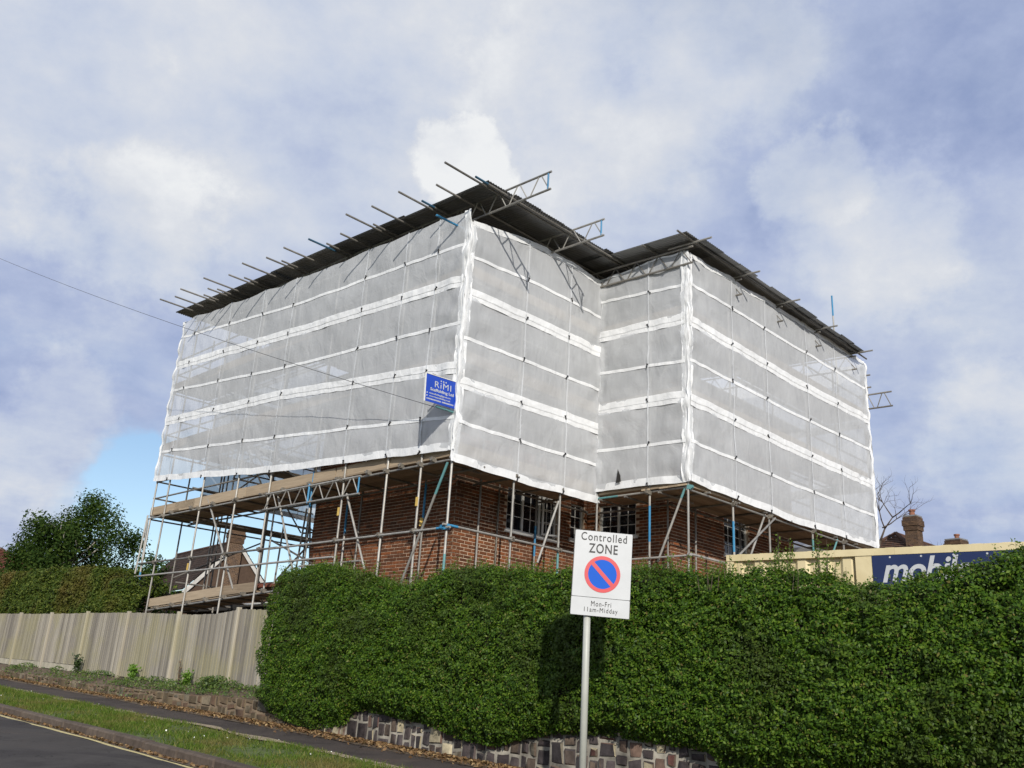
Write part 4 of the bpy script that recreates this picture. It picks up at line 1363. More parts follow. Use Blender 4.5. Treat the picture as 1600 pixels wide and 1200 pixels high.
for z in LIFTS:
    zb = z + 0.095
    for c in range(5):
        off = 0.12 + c * 0.232
        for v_ in (12.75, 16.65, 20.55, 24.0):
            e = min(v_ + 3.88, VX + .1)
            plank("scaffold_board", (UO + off, v_ + random.uniform(-.04, .04)), (UO + off, e), zb + random.uniform(-.006, .006), 0.225, 0.038)
        plank("scaffold_board", (UO + .1, VO + off), (UI + .1, VO + off), zb + .05, 0.225, 0.038)
        plank("scaffold_board", (UI + off, VI + .1), (UI + off, VO + .1), zb + .05, 0.225, 0.038)
        for u_ in (15.45, 19.33, 23.0):
            e = min(u_ + 3.86, UX + .05)
            plank("scaffold_board", (u_, VI + off), (e, VI + off), zb + random.uniform(-.006, .006), 0.225, 0.038)
        if c < 4:
            plank("scaffold_board", (UO + 1.3, VX - off), (UO + 5.2, VX - off), zb + .02, 0.225, 0.038)
    zt = zb + 0.13
    for v_ in (12.72, 16.62, 20.5, 23.2):
        e = min(v_ + 3.85, VX + .15)
        plank("toe_board", (UO + .05, v_), (UO + .05, e), zt + random.uniform(-.008, .008), 0.225, 0.038, vertical=True)
    plank("toe_board", (UO + .1, VO + .06), (UI - .02, VO + .06), zt + .05, 0.225, 0.038, vertical=True)
    plank("toe_board", (UI + .06, VO), (UI + .06, VI + .05), zt + .05, 0.225, 0.038, vertical=True)
    for u_ in (15.5, 19.35, 22.2):
        e = min(u_ + 3.84, UX)
        plank("toe_board", (u_, VI + .06), (e, VI + .06), zt + random.uniform(-.008, .008), 0.225, 0.038, vertical=True)
# lower platform on the left
for v0_, v1_, z0_, z1_ in ((19.4, 21.0, 3.60, 3.55), (21.0, 24.9, 3.55, 3.36)):
    plank("toe_board", (UO + .06, v0_), (UO + .06, v1_), (z0_ + .02, z1_ + .02), 0.225, 0.038, vertical=True)
for c in range(4):
    plank("scaffold_board", (UO + .18 + c * .23, 20.9), (UO + .18 + c * .23, 24.8), (3.44, 3.25), 0.225, 0.038)
    plank("scaffold_board", (UO + .18 + c * .23, 19.4), (UO + .18 + c * .23, 20.9), (3.52, 3.44), 0.225, 0.038)
tube("ledger", scaf, (UO + .02, 18.3, 3.49), (UO + .02, 24.9, 3.17), "tube")
for v_ in (18.9, 19.8, 20.7, 21.6, 22.5, 23.4, 24.3):
    zz = 3.55 - (v_ - 18.5) * 0.048
    tube("transom", scaf, (UO - .06, v_, zz - .035), (UO + 1.2, v_, zz - .035), "tube_old")
    coupler(UO, v_, zz - .03, R(-90))
for v_ in (13.2, 14.2, 15.3, 16.4, 17.5, 18.6, 20.8, 22.0, 23.2, 24.4):
    coupler(UO - .01, v_, 5.85, R(-90))
for u_ in (12.83, 14.28):
    coupler(u_, VO - .03, 4.51); coupler(u_, VO - .03, 5.8)
for u_ in (17.26, 18.85, 21.01, 22.74):
    coupler(u_, VI - .03, 5.8)
coupler(UO - .02, VO - .02, 4.47, 0, "blue"); coupler(UO - .06, VO + .02, 4.47, R(-90), "blue")
coupler(UI + .02, VI - .03, 5.84, 0, "teal"); coupler(UI - .05, 11.17, 5.82, R(-90))
# yellow inspection tags and red props
tg = MB_().box(-.035, .035, -.035, -.025, -.09, .09).mesh("tag")
for (u_, v_, z_, r_) in ((UO - .02, 13.56, 5.05, -90), (UIN - .03, 14.8, 4.95, -60), (UO - .02, 16.2, 5.10, -90), (UO - .02, 22.79, 4.25, -90)):
    obj("tag", tg, MAT["yellow_tag"], scaf, MB @ T(u_, v_, z_) @ Matrix.Rotation(R(r_), 4, "Z"))
for i, (v_, lab) in enumerate(((19.85, "red steel prop under the left platform, nearer the lower left tree"), (19.2, "red steel prop under the left platform, nearer the brick wall corner"))):
    pr_ = thing("steel_prop", lab, "prop", P(13.0, v_, 1.3), "red steel props under the platform")
    tube("outer_tube", pr_, (13.0, v_, 1.3), (13.0, v_ - .1, 4.2), "red_prop", rs=1.2)
    tube("inner_tube", pr_, (13.0, v_ - .1, 4.2), (13.0, v_ - .12, 5.6), "red_prop")
    tube("collar", pr_, (13.0, v_ - .095, 4.05), (13.0, v_ - .102, 4.25), "coupler", rs=1.7)


def lattice(parent, name, a, b, depth, bay=0.5, mat="tube", blue=(True, True), indiv=True):
    """ladder of two chords and zigzag lacing between building points a and b (bottom chord)"""
    a, b = Vector(a), Vector(b)
    ln = (b - a).length
    d = (b - a) / ln
    up_ = Vector((0, 0, depth))
    Ms, q, l2 = rod_matrix(a, b)
    g = tube(name, parent, a, b, mat)
    ch = lambda x0, x1, m, rs=1.0, nm="lacing": tube(nm, g, x0, x1, m, rs=rs)
    ch(a + up_, b + up_, mat, 1.0, "top_chord")
    n = max(2, int(round(ln / bay)))
    if indiv:
        for k in range(n):
            t0, t1, tm = ln * k / n + .04, ln * (k + 1) / n - .04, ln * (k + .5) / n
            ch(a + d * t0, a + d * (tm - .03) + up_, mat, .55)
            ch(a + d * (tm + .03) + up_, a + d * t1, mat, .55)
    else:
        m = MB_()
        for k in range(n):
            t0, t1, tm = ln * k / n + .04, ln * (k + 1) / n - .04, ln * (k + .5) / n
            m.tube(a + d * t0, a + d * tm + up_, .013, 5); m.tube(a + d * tm + up_, a + d * t1, .013, 5)
        obj("lacing_bars", m.mesh("lacing_bars"), MAT[mat], g, MB, kind="stuff")
    if blue[0]:
        ch(a + d * .05, a + d * .05 + up_, "blue", .8, "end_post")
    if blue[1]:
        ch(b - d * .08, b - d * .08 + up_, "blue", .8, "end_post")
    return g


lattice(scaf, "lattice_beam", (UO - .06, 15.5, 5.42), (UO - .06, 19.35, 5.43), 0.38, 0.62, "tube", (True, False))
obj("painted_post", TUBE, MAT["blue"], scaf, rod_matrix((UO - .06, 17.45, 5.40), (UO - .06, 17.45, 5.85))[0])
lattice(scaf, "lattice_beam", (24.85, 10.4, 10.03), (24.85, 9.42, 10.0), 0.43, 0.6, "tube_old", (False, False))
tube("tube_stub", scaf, (24.8, 10.3, 10.67), (24.8, 9.98, 10.66), "tube_old")
tube("tube_stub", scaf, (24.8, 10.3, 11.05), (24.8, 9.98, 11.04), "tube_old")
tube("tube_stub", scaf, (24.8, 10.16, 10.67), (24.8, 10.16, 11.05), "tube_old")

# ------------------------------------------------------------------ temporary roof
troof = thing("temporary_roof", "dark corrugated steel temporary roof on lattice beams over the scaffold", "roof", P(17, 18, zroof(18)))
pitch, amp, per, SW, SL = 0.076, 0.010, 4, 0.836, 3.0
vv, ff = [], []
nx = 11 * per
for j, y in enumerate((0, SL)):
    for i in range(nx + 1):
        x = SW * i / nx
        vv.append((x, y, amp * math.cos(2 * math.pi * i / per)))
for i in range(nx):
    ff.append((i, i + 1, nx + 2 + i, nx + 1 + i))
k0 = len(vv)
vv += [(x, y, z + 0.004) for x, y, z in vv]
ff += [(k0 + a, k0 + d, k0 + c, k0 + b) for a, b, c, d in ff]
for i in range(nx):
    ff.append((i, k0 + i, k0 + i + 1, i + 1)); ff.append((nx + 1 + i, nx + 2 + i, k0 + nx + 2 + i, k0 + nx + 1 + i))
sheet_me = mesh_np("roof_sheet", vv, ff)
smooth_by_angle(sheet_me, 60)
tilt = math.atan(0.72 / 13.9)


def sheet(u, v, lift=0.0, sag=0.0):
    obj("roof_sheet", sheet_me, MAT["sheet"], troof,
        MB @ T(u, v + random.uniform(-.035, .035), zroof(v) + lift + random.uniform(-.006, .006)) @ Matrix.Rotation(random.uniform(-.009, .009), 4, "Z") @ Matrix.Rotation(tilt + sag, 4, "X"))


u = 10.86
i = 0
while u < 24.0:
    for r_ in range(5):
        sheet(u, 11.93 + r_ * 2.82 + random.uniform(-.02, .02), 0.012 * (i % 2) + 0.022 * r_ % 0.05)
    if u > 14.9:
        sheet(u, 9.75 + random.uniform(-.03, .03), -0.016 + 0.012 * (i % 2), random.uniform(-.003, .006))
    i += 1
    u += 0.775
sheet(14.98, 9.8, -0.012)
TIPS = [(9.91, 25.24), (10.07, 24.58), (9.88, 23.83), (9.87, 22.4), (10.51, 23.63), (10.33, 23.04), (10.52, 22.83), (10.17, 21.53), (10.53, 21.32), (9.98, 20.46), (10.16, 19.54), (10.51, 19.36),
        (10.09, 18.59), (10.18, 17.6), (10.59, 17.42), (10.46, 16.65), (9.94, 15.7), (10.62, 15.56), (10.05, 14.87), (9.99, 13.84), (10.55, 13.72), (10.27, 12.92), (10.53, 11.99), (9.78, 12.1)]
for (u_, v_) in TIPS:
    sh = u_ > 10.48
    tube("purlin", troof, (u_, v_, zroof(v_) - .055), (16.5 if sh else 23.9, v_, zroof(v_) - .055), "tube_old",
         (0.0, 0.06, "blue_dark") if (sh and v_ < 15) or abs(v_ - 17.6) < .1 else None)
tube("purlin", troof, (14.75, 9.93, zroof(9.93) - .06), (24.5, 9.93, zroof(9.93) - .06), "tube_old")
tube("purlin", troof, (14.9, 11.0, zroof(11) - .06), (24.3, 11.0, zroof(11) - .06), "tube_old")
for u_, va in ((11.4, 10.68), (13.55, 11.03)):
    lattice(troof, "lattice_beam", (u_, 25.9, zroof(25.9) - .55), (u_, va, 11.18), 0.40, 0.62, "tube", (False, True))
for u_ in (15.39, 17.5, 19.5, 21.6, 23.83):
    lattice(troof, "lattice_beam", (u_, 25.6, zroof(25.6) - .55), (u_, 9.95, zroof(9.95) - .57), 0.40, 0.62, "tube_old", (False, False), False)
    tube("eave_tube", troof, (u_, 9.46, zroof(9.46) - .085), (u_, 10.6, zroof(10.6) - .085), "tube")
tube("roof_post", troof, (24.84, 11.0, 9.0), (24.84, 11.0, 13.9), "tube", (0.86, 1.0, "blue"))
tube("tube_stub", troof, (10.45, 13.05, 11.0), (11.2, 12.95, 10.95), "blue")

# ------------------------------------------------------------------ sheeting
def sheeting(label, start, direc, normal, length, rows, seed, stds, top_style=None, corner=(True, True), group="scaffold sheeting faces"):
    th = thing("scaffold_sheeting", label, "sheeting", P(start[0] + direc[0] * length / 2, start[1] + direc[1] * length / 2, rows[-1][1]), group)
    sx, sy = start
    lastw = [r[0] for r in rows]

    def wr(s, z):
        a = 0.020 * nz(s * .9 + z * .7 + seed, z * .9 - s * .2, seed) + 0.012 * nz(s * 3.1 + z * 2.2, z * 1.2 - s * .9, seed + 9)
        for ed in (0, length):
            e = abs(s - ed)
            a += 0.018 * math.exp(-e / 0.45) * nz(s * 2.2 + seed, z * 3.4 + (s - ed) * 3.2, seed + 4)
            a += 0.060 * math.exp(-e / 1.0) * nz((s - ed) * 1.2 + z * 2.8, z * 2.2 - (s - ed) * 2.6, seed + 14)
        return max(a, -0.035)

    def row_z(k, s):
        pts = rows[k][1:]
        z = float(np.interp(s / length, np.linspace(0, 1, len(pts)), pts))
        # ties hold it at each standard, it dips between
        near = min((abs(s - q) for q in stds), default=1)
        z += 0.014 * nz(s * 1.1, k * 5.1, seed + 2) + 0.005 * nz(s * 3.3, k * 3.1, seed + 6) - (0.008 if rows[k][0] != "top" else 0.05) * min(1, near / 0.8)
        if rows[k][0] == "bottom":
            z += 0.03 * nz(s * 0.8, 3.3, seed)
        if rows[k][0] == "top":
            z += 0.035 * nz(s * 1.7, 1.3, seed) 
        return z

    def pt(s, z, out):
        return (sx + direc[0] * s + normal[0] * out, sy + direc[1] * s + normal[1] * out, z)
    ds = 0.085
    ns = int(length / ds)
    per = 9
    for k in range(len(rows) - 1):
        vv, ff = [], []
        for i in range(ns + 1):
            s = length * i / ns
            z1, z0 = row_z(k, s), row_z(k + 1, s)
            dn = min(1.0, min((abs(s - q) for q in stds), default=1) / 0.7)
            for j in range(per + 1):
                t = j / per
                z = z1 + (z0 - z1) * t
                bil = 0.034 * math.sin(math.pi * t) * (0.55 + 0.9 * nz(s * .8, z * .8, seed + 20)) * (0.35 + 0.65 * dn)
                vv.append(pt(s, z, 0.07 + wr(s, z) + bil))
        for i in range(ns):
            for j in range(per):
                a = i * (per + 1) + j
                ff.append((a, a + 1, a + per + 2, a + per + 1))
        obj("net_panel", mesh_np("net_panel", vv, ff, True), MAT["net"], th, MB)

    def band(k, dz0, dz1, out, nm, rag=0.0, wr_amp=0.004):
        vv, ff = [], []
        n2 = ns * 2
        q = 4
        for i in range(n2 + 1):
            s = length * i / n2
            zc = row_z(k, s)
            for j in range(q + 1):
                t = j / q
                z = zc + dz0 + (dz1 - dz0) * t
                if j == q:
                    z += rag * nz(s * 2.4, k * 2.7 + dz0, seed + 3)
                if j == 0:
                    z += rag * .5 * nz(s * 1.9, k * 1.7 + 4, seed + 8)
                o = out + wr_amp * (nz(s * 6, z * 14, seed + k) + nz(s * 13 + z * 9, z * 22, seed + k + 5))
                vv.append(pt(s, z, 0.07 + wr(s, zc) + o))
        for i in range(n2):
            for j in range(q):
                a = i * (q + 1) + j
                ff.append((a, a + 1, a + q + 2, a + q + 1))
        obj(nm, mesh_np(nm, vv, ff, True), MAT["band"], th, MB)
    for k, r_ in enumerate(rows):
        if r_[0] == "thin":
            band(k, 0.036, -0.036, 0.012, "narrow_band", 0.004)
        elif r_[0] == "wide":
            band(k, 0.135, -0.015, 0.020, "wide_band", 0.010, 0.008)
            band(k, 0.012, -0.125, 0.012, "wide_band", 0.014, 0.007)
        elif r_[0] == "bottom":
            band(k, 0.155, -0.012, 0.014, "hem", 0.006, 0.005)
        elif r_[0] == "top" and top_style:
            band(k, 0.03, -top_style, 0.014, "hem", 0.025, 0.010)
    # added paler strips paint in the bright lines where sheeting crosses the standards
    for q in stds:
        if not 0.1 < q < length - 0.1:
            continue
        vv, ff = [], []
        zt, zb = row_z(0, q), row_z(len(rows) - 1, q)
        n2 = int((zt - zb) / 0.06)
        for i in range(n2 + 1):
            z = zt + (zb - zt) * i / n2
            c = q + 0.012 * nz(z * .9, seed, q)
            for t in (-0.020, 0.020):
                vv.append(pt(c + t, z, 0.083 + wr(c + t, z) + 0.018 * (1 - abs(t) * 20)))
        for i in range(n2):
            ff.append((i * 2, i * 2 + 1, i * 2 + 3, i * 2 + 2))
        obj("highlight_strip", mesh_np("highlight_strip", vv, ff, True), MAT["highlight_strip"], th, MB)
    # ties
    for k, r_ in enumerate(rows):
        if r_[0] == "top":
            continue
        for q in stds:
            if not 0.05 < q < length - 0.05:
                continue
            zc = row_z(k, q) + random.uniform(-.02, .03)
            ang = math.atan2(direc[1], direc[0])
            obj("tie", TIE, MAT["tie"], th, MB @ T(*pt(q + random.uniform(-.05, .05), zc, 0.10 + wr(q, zc))) @ Matrix.Rotation(ang, 4, "Z") @ Matrix.Rotation(random.uniform(-.9, .9), 4, "Y"))
    # gathered folds down the corners
    for c, s0 in zip(corner, (0.0, length)):
        if not c:
            continue
        sg = 1 if s0 == 0 else -1
        vv, ff = [], []
        zt, zb = row_z(0, s0), row_z(len(rows) - 1, s0)
        nzs = int((zt - zb) / 0.05)
        q = 8
        for i in range(nzs + 1):
            z = zt + (zb - zt) * i / nzs
            w_ = 0.085 + 0.03 * nz(z * 2.3, seed, 1.0) + 0.015 * nz(z * 7.3, seed, 4.0)
            for j in range(q + 1):
                t = j / q
                o = 0.08 + wr(s0, z) + 0.014 * math.sin(t * math.pi * 2.5 + 3 * nz(z * 1.7, seed, 2)) * (0.6 + nz(z * 3, t * 2, seed)) + 0.014 * nz(z * 8, t * 3, seed + 3)
                vv.append(pt(s0 + sg * (-0.095 + t * (w_ + .095)), z, o))
        for i in range(nzs):
            for j in range(q):
                a = i * (q + 1) + j
                ff.append((a, a + 1, a + q + 2, a + q + 1))
        obj("corner_fold", mesh_np("corner_fold", vv, ff, True), MAT["band"], th, MB)
    return th


TIE = MB_().box(-.009, .009, -.012, .012, -.045, .045).box(-.02, .02, -.014, .01, .03, .05).mesh("tie")
sheeting("long white debris sheeting on the left face of the scaffold, behind the blue board", (UO, VX), (0, -1), (-1, 0), VX - VO,
         [("top", 12.05, 11.60, 11.28), ("thin", 11.47, 10.82, 10.46), ("wide", 10.52, 10.02, 9.60), ("thin", 9.72, 9.08, 8.66), ("wide", 8.73, 8.34, 7.67), ("thin", 7.78, 7.24, 6.64), ("bottom", 6.92, 6.34, 5.98)],
         1.0, [VX - v_ for v_ in LV], None, (True, True))
sheeting("white debris sheeting on the middle face between the blue board corner and the inner corner", (UO, VO), (1, 0), (0, -1), UI - UO,
         [("top", 11.02, 11.30, 11.26), ("thin", 10.17, 10.30, 10.29), ("wide", 9.32, 9.36, 9.38), ("thin", 8.33, 8.38, 8.44), ("wide", 7.36, 7.42, 7.48), ("thin", 6.57, 6.58, 6.61), ("bottom", 5.74, 5.70, 5.75)],
         31.0, [12.83 - UO, 14.28 - UO], 0.11, (True, True))
sheeting("narrow torn white debris sheeting on the short return face at the inner corner", (UI, VO), (0, -1), (-1, 0), VO - VI,
         [("top", 11.30, 11.33), ("thin", 10.68, 10.46), ("wide", 9.76, 9.64), ("thin", 8.84, 8.63), ("wide", 7.94, 7.82), ("thin", 6.94, 6.84), ("bottom", 6.02, 5.97)],
         57.0, [VO - 11.17], 0.02, (False, True))
sheeting("wide white debris sheeting on the right face of the scaffold above the cream container", (UI, VI), (1, 0), (0, -1), UX - UI,
         [("top", 11.28, 11.40, 11.47), ("thin", 10.52, 10.56, 10.62), ("wide", 9.60, 9.55, 9.67), ("thin", 8.68, 8.66, 8.76), ("wide", 7.76, 7.72, 7.74), ("thin", 6.84, 6.80, 6.85), ("bottom", 5.98, 5.86, 5.97)],
         83.0, [17.26 - UI, 18.85 - UI, 21.01 - UI, 22.74 - UI], 0.09, (True, True))
sheeting("sheeting on the rear face of the scaffold seen through the gap under the left sheeting", (12.6, VX + .1), (1, 0), (0, 1), 12.1,
         [("top", 12.0, 12.0), ("wide", 10.4, 10.4), ("wide", 8.6, 8.6), ("bottom", 6.7, 6.6)], 111.0, [1.5, 3.5], None, (False, False))
sheeting("sheeting on the far right end of the scaffold, turned away from the street", (UX, VI), (0, 1), (1, 0), VX - VI,
         [("top", 11.5, 12.1), ("wide", 9.6, 9.6), ("wide", 7.7, 7.7), ("bottom", 6.0, 6.0)], 131.0, [4.0, 8.0, 12.0], None, (True, False))
# the flap and tear near the inner corner
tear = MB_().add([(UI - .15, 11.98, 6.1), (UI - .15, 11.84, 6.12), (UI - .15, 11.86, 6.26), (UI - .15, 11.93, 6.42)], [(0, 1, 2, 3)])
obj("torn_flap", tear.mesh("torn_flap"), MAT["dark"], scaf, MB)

# ------------------------------------------------------------------ lettering
def text_mesh(txt, width, height, depth=0.002, shear=0.0, weight=0.0, spacing=1.0):
    """flat letters in the local xz plane, facing -y, centred on the origin"""
    cu = bpy.data.curves.new("txt", "FONT")
    cu.body = txt
    cu.shear = shear
    cu.offset = weight
    cu.space_character = spacing
    cu.extrude = 0.01
    to = bpy.data.objects.new("txt", cu)
    COL.objects.link(to)
    dg = bpy.context.evaluated_depsgraph_get()
    me = bpy.data.meshes.new_from_object(to.evaluated_get(dg))
    bpy.data.objects.remove(to)
    bpy.data.curves.remove(cu)
    me.materials.clear()
    n = len(me.vertices)
    co = np.empty(n * 3, np.float32)
    me.vertices.foreach_get("co", co)
    co = co.reshape(-1, 3)
    lo, hi = co.min(0), co.max(0)
    c = (co - (lo + hi) / 2) / np.maximum(hi - lo, 1e-6)
    new = np.stack([c[:, 0] * width, -c[:, 2] * depth, c[:, 1] * height], 1)
    me.vertices.foreach_set("co", new.astype(np.float32).ravel())
    me.name = "lettering"
    me.update()
    return me


def disc(r0_, r1_, n=48, y=0.0, d=0.002):
    m = MB_()
    for k in range(n):
        a, b = 2 * math.pi * k / n, 2 * math.pi * (k + 1) / n
        p = lambda r_, t: (r_ * math.cos(t), y, r_ * math.sin(t))
        if r0_ > 0:
            m.add([p(r0_, a), p(r1_, a), p(r1_, b), p(r0_, b)], [(0, 3, 2, 1)][0:1] and [(0, 1, 2, 3)])
        else:
            m.add([(0, y, 0), p(r1_, a), p(r1_, b)], [(0, 1, 2)])
    return m


# ------------------------------------------------------------------ parking zone sign
Wd, Hd = 0.636, 0.915
SC = Vector((1.110, 9.9, 2.886))
psign = thing("parking_sign", "white controlled zone parking sign on a grey pole in front of the hedge", "sign", (0.961, 9.95, zk(6.34)))
obj("pole", MB_().tube((0, 0, -0.3), (0.004, 0, 3.2 - zk(6.34)), 0.038, 20).mesh("pole", True), MAT["grey_pole"], psign, T(0.961, 9.958, zk(6.34)))
MS = Matrix.Translation(SC) @ Matrix.Rotation(R(2), 4, "Z") @ Matrix.Rotation(R(1.65), 4, "Y")
zs = -Hd / 2 + Hd * 0.212


def rounded_plate(x0, x1, z0, z1, r_, y0, y1):
    m = MB_()
    pts = []
    for cx, cz, a0 in ((x1 - r_, z1 - r_, 0), (x0 + r_, z1 - r_, 90), (x0 + r_, z0 + r_, 180), (x1 - r_, z0 + r_, 270)):
        for k in range(5):
            a = R(a0 + 90 * k / 4)
            pts.append((cx + r_ * math.cos(a), cz + r_ * math.sin(a)))
    n = len(pts)
    m.add([(x, y0, z) for x, z in pts] + [(x, y1, z) for x, z in pts],
          [tuple(range(n)), tuple(range(2 * n - 1, n - 1, -1))] + [(i, n + i, n + (i + 1) % n, (i + 1) % n) for i in range(n)])
    return m


plate = obj("sign_plate", rounded_plate(-Wd / 2, Wd / 2, zs + .003, Hd / 2, .012, -.0015, .0015).mesh("sign_plate"), MAT["sign_white"], psign, MS)
tplate = obj("time_plate", rounded_plate(-Wd / 2 - .004, Wd / 2 - .002, -Hd / 2, zs - .003, .012, -.0015, .0015).mesh("time_plate"), MAT["sign_white"], psign, MS)
obj("backing_frame", MB_().box(-Wd / 2 - .006, Wd / 2 + .004, .003, .02, -Hd / 2 - .003, Hd / 2 + .003).mesh("backing_frame"), MAT["sign_back"], psign, MS)
for zz in (0.25, -0.30):
    obj("clip", MB_().box(-.12, .12, .02, .04, zz - .02, zz + .02).mesh("clip"), MAT["grey_pole"], psign, MS)
fx = lambda f_: -Wd / 2 + Wd * f_
fz = lambda f_: Hd / 2 - Hd * f_
SY = -0.004
obj("lettering", text_mesh("Controlled", Wd * 0.80, 0.088, weight=0.006, spacing=1.16), MAT["black_paint"], plate, MS @ T(fx(.505), SY, fz(.068)))
obj("lettering", text_mesh("ZONE", Wd * 0.505, 0.105, weight=0.012, spacing=1.12), MAT["black_paint"], plate, MS @ T(fx(.50), SY, fz(.205)))
obj("lettering", text_mesh("Mon-Fri", Wd * 0.345, 0.054, weight=0.0, spacing=1.2), MAT["black_paint"], tplate, MS @ T(fx(.51), SY, fz(.858)))
obj("lettering", text_mesh("11am-Midday", Wd * 0.575, 0.064, weight=0.0, spacing=1.2), MAT["black_paint"], tplate, MS @ T(fx(.51), SY, fz(.937)))
MR = MS @ T(fx(.505), SY, fz(.508))
rr_ = 0.198
obj("blue_disc", disc(0, rr_ * .81, y=0.0).mesh("blue_disc"), MAT["sign_blue"], plate, MR)
obj("red_ring", disc(rr_ * .80, rr_, y=-0.001).mesh("red_ring"), MAT["sign_red"], plate, MR)
obj("red_bar", MB_().add([(-rr_ * .83, -.0015, -.021), (rr_ * .83, -.0015, -.021), (rr_ * .83, -.0015, .021), (-rr_ * .83, -.0015, .021)], [(0, 1, 2, 3)]).mesh("red_bar"),
    MAT["sign_red"], plate, MR @ Matrix.Rotation(R(45), 4, "Y"))

# ------------------------------------------------------------------ scaffold company board
board = thing("company_board", "blue board with white lettering hung out from the scaffold corner", "sign board", P(10.66, VO - .02, 7.05))
BW, BH = 0.83, 0.55
MBd = MB @ T(10.67, VO - 0.03, 7.05) @ Matrix.Rotation(R(-1.0), 4, "Z") @ Matrix.Rotation(R(-2.0), 4, "Y")
bp = obj("panel", MB_().box(-BW / 2, BW / 2, -.004, .004, -BH / 2, BH / 2).mesh("panel"), MAT["rimi_blue"], board, MBd)
obj("edge_trim", MB_().box(-BW / 2 - .022, -BW / 2 - .001, -.014, .014, -BH / 2 - .01, BH / 2 + .01).box(-BW / 2, BW / 2, -.012, .014, BH / 2 + .001, BH / 2 + .014).mesh("edge_trim"), MAT["white_paint"], bp, MBd)
bz = lambda f_: BH / 2 - BH * f_
bx = lambda f_: -BW / 2 + BW * f_
W_ = MAT["sign_white"]
for k in range(3):
    obj("dot", disc(0, 0.016, 12).mesh("dot"), W_, bp, MBd @ T(bx(.455 + .075 * k), -.006, bz(.135)))
obj("lettering", text_mesh("RiMI", BW * .50, BH * .22, weight=0.0, spacing=1.15), W_, bp, MBd @ T(bx(.52), -.006, bz(.30)))
obj("lettering", text_mesh("Scaffolding Ltd", BW * .72, BH * .145, weight=0.025), W_, bp, MBd @ T(bx(.50), -.006, bz(.535)))
obj("lettering", text_mesh("rimiscaffolding@gmail.com", BW * .66, BH * .075, weight=0.02), W_, bp, MBd @ T(bx(.44), -.006, bz(.68)))
obj("lettering", text_mesh("www.rimiscaffolding.co.uk", BW * .64, BH * .075, weight=0.02), W_, bp, MBd @ T(bx(.44), -.006, bz(.785)))
m_ = MB_()
x = 0.04
while x < 0.86:
    w_ = random.uniform(.012, .03)
    if not 0.46 < x < 0.5:
        m_.box(bx(x), bx(x + w_), -.007, -.005, bz(.915), bz(.865))
    x += w_ + .009
for zf in (.655, .76):
    m_.box(bx(.035), bx(.065), -.007, -.005, bz(zf + .05), bz(zf))
obj("small_print", m_.mesh("small_print"), W_, bp, MBd, kind="stuff")
for zz in (-.31, .30):
    tube("bracket_tube", board, (10.45 if zz > 0 else 10.6, VO + .03, 7.05 + zz), (11.2, VO + .03, 7.05 + zz), "teal" if zz < 0 else "tube_old")

# ------------------------------------------------------------------ steel container
ang_c = math.atan2(-1, 0.12)
MC = MB @ T(12.66, 7.62, 0) @ Matrix.Rotation(ang_c, 4, "Z")          # local x along the long side to the right, -y faces the street
zc0, zc1, LC, DC = 1.27, 3.87, 6.06, 2.44
cont = thing("site_container", "cream steel site container with a navy lettered panel behind the hedge", "container", MC @ Vector((3, 1.2, zc0)))
cb = MB_()
x = 0.12
prof = []
while x < LC - 0.12:
    prof += [(x, 0.0), (x + .12, 0.0), (x + .17, .045), (x + .29, .045), (x + .34, 0.0)]
    x += 0.34
prof = [(a, b) for a, b in prof if a <= LC - .12]
vv = [(a, b + 0.03, zc0 + .15) for a, b in prof] + [(a, b + 0.03, zc1 - .1) for a, b in prof]
k = len(prof)
cb.add(vv, [(i, i + 1, k + i + 1, k + i) for i in range(k - 1)])
cb.box(0.1, LC - .1, .1, DC, zc0, zc1 - .05)
obj("side_wall", cb.mesh("side_wall"), MAT["cream"], cont, MC)
for x0 in (0, LC - .12):
    obj("corner_post", MB_().box(x0, x0 + .12, 0, .12, zc0, zc1 - .1).mesh("corner_post"), MAT["cream"], cont, MC)
obj("top_rail", MB_().box(0, LC, -.012, .10, zc1 - .1, zc1).mesh("top_rail"), MAT["cream"], cont, MC)
rb = MB_()
x = .1
while x < LC - .2:
    rb.add([(x, .10, zc1 - .02), (x + .04, .10, zc1 + .022), (x + .16, .10, zc1 + .022), (x + .2, .10, zc1 - .02), (x, DC, zc1 - .02), (x + .04, DC, zc1 + .022), (x + .16, DC, zc1 + .022), (x + .2, DC, zc1 - .02)],
           [(0, 1, 2, 3), (0, 4, 5, 1), (1, 5, 6, 2), (2, 6, 7, 3)])
    x += .38
rb.box(.02, LC - .02, .105, DC, zc1 - .08, zc1 - .015)
obj("roof", rb.mesh("roof"), MAT["cream"], cont, MC)
px0 = 2.25
pan = obj("lettered_panel", MB_().box(px0, LC - .2, -.009, .018, zc1 - 0.62, zc1 - .105).mesh("lettered_panel"), MAT["navy"], cont, MC)
obj("plain_panel", MB_().box(px0 - .24, px0 - .006, .0, .018, zc1 - .62, zc1 - .105).mesh("plain_panel"), MAT["cream"], cont, MC)
obj("lettering", text_mesh("mobile", 1.18, .36, shear=0.3, weight=0.02, spacing=0.95), MAT["sign_white"], pan, MC @ T(px0 + 0.72, -.012, zc1 - .315))
obj("lettering", text_mesh("mini", 0.75, .28, shear=0.3, weight=0.018, spacing=0.95), MAT["sign_white"], pan, MC @ T(px0 + 1.85, -.012, zc1 - .36))
for k in range(7):
    obj("rivet", disc(0, .014, 10).mesh("rivet"), MAT["sign_white"], pan, MC @ T(px0 + .25 + .42 * k, -.0105, zc1 - .135))

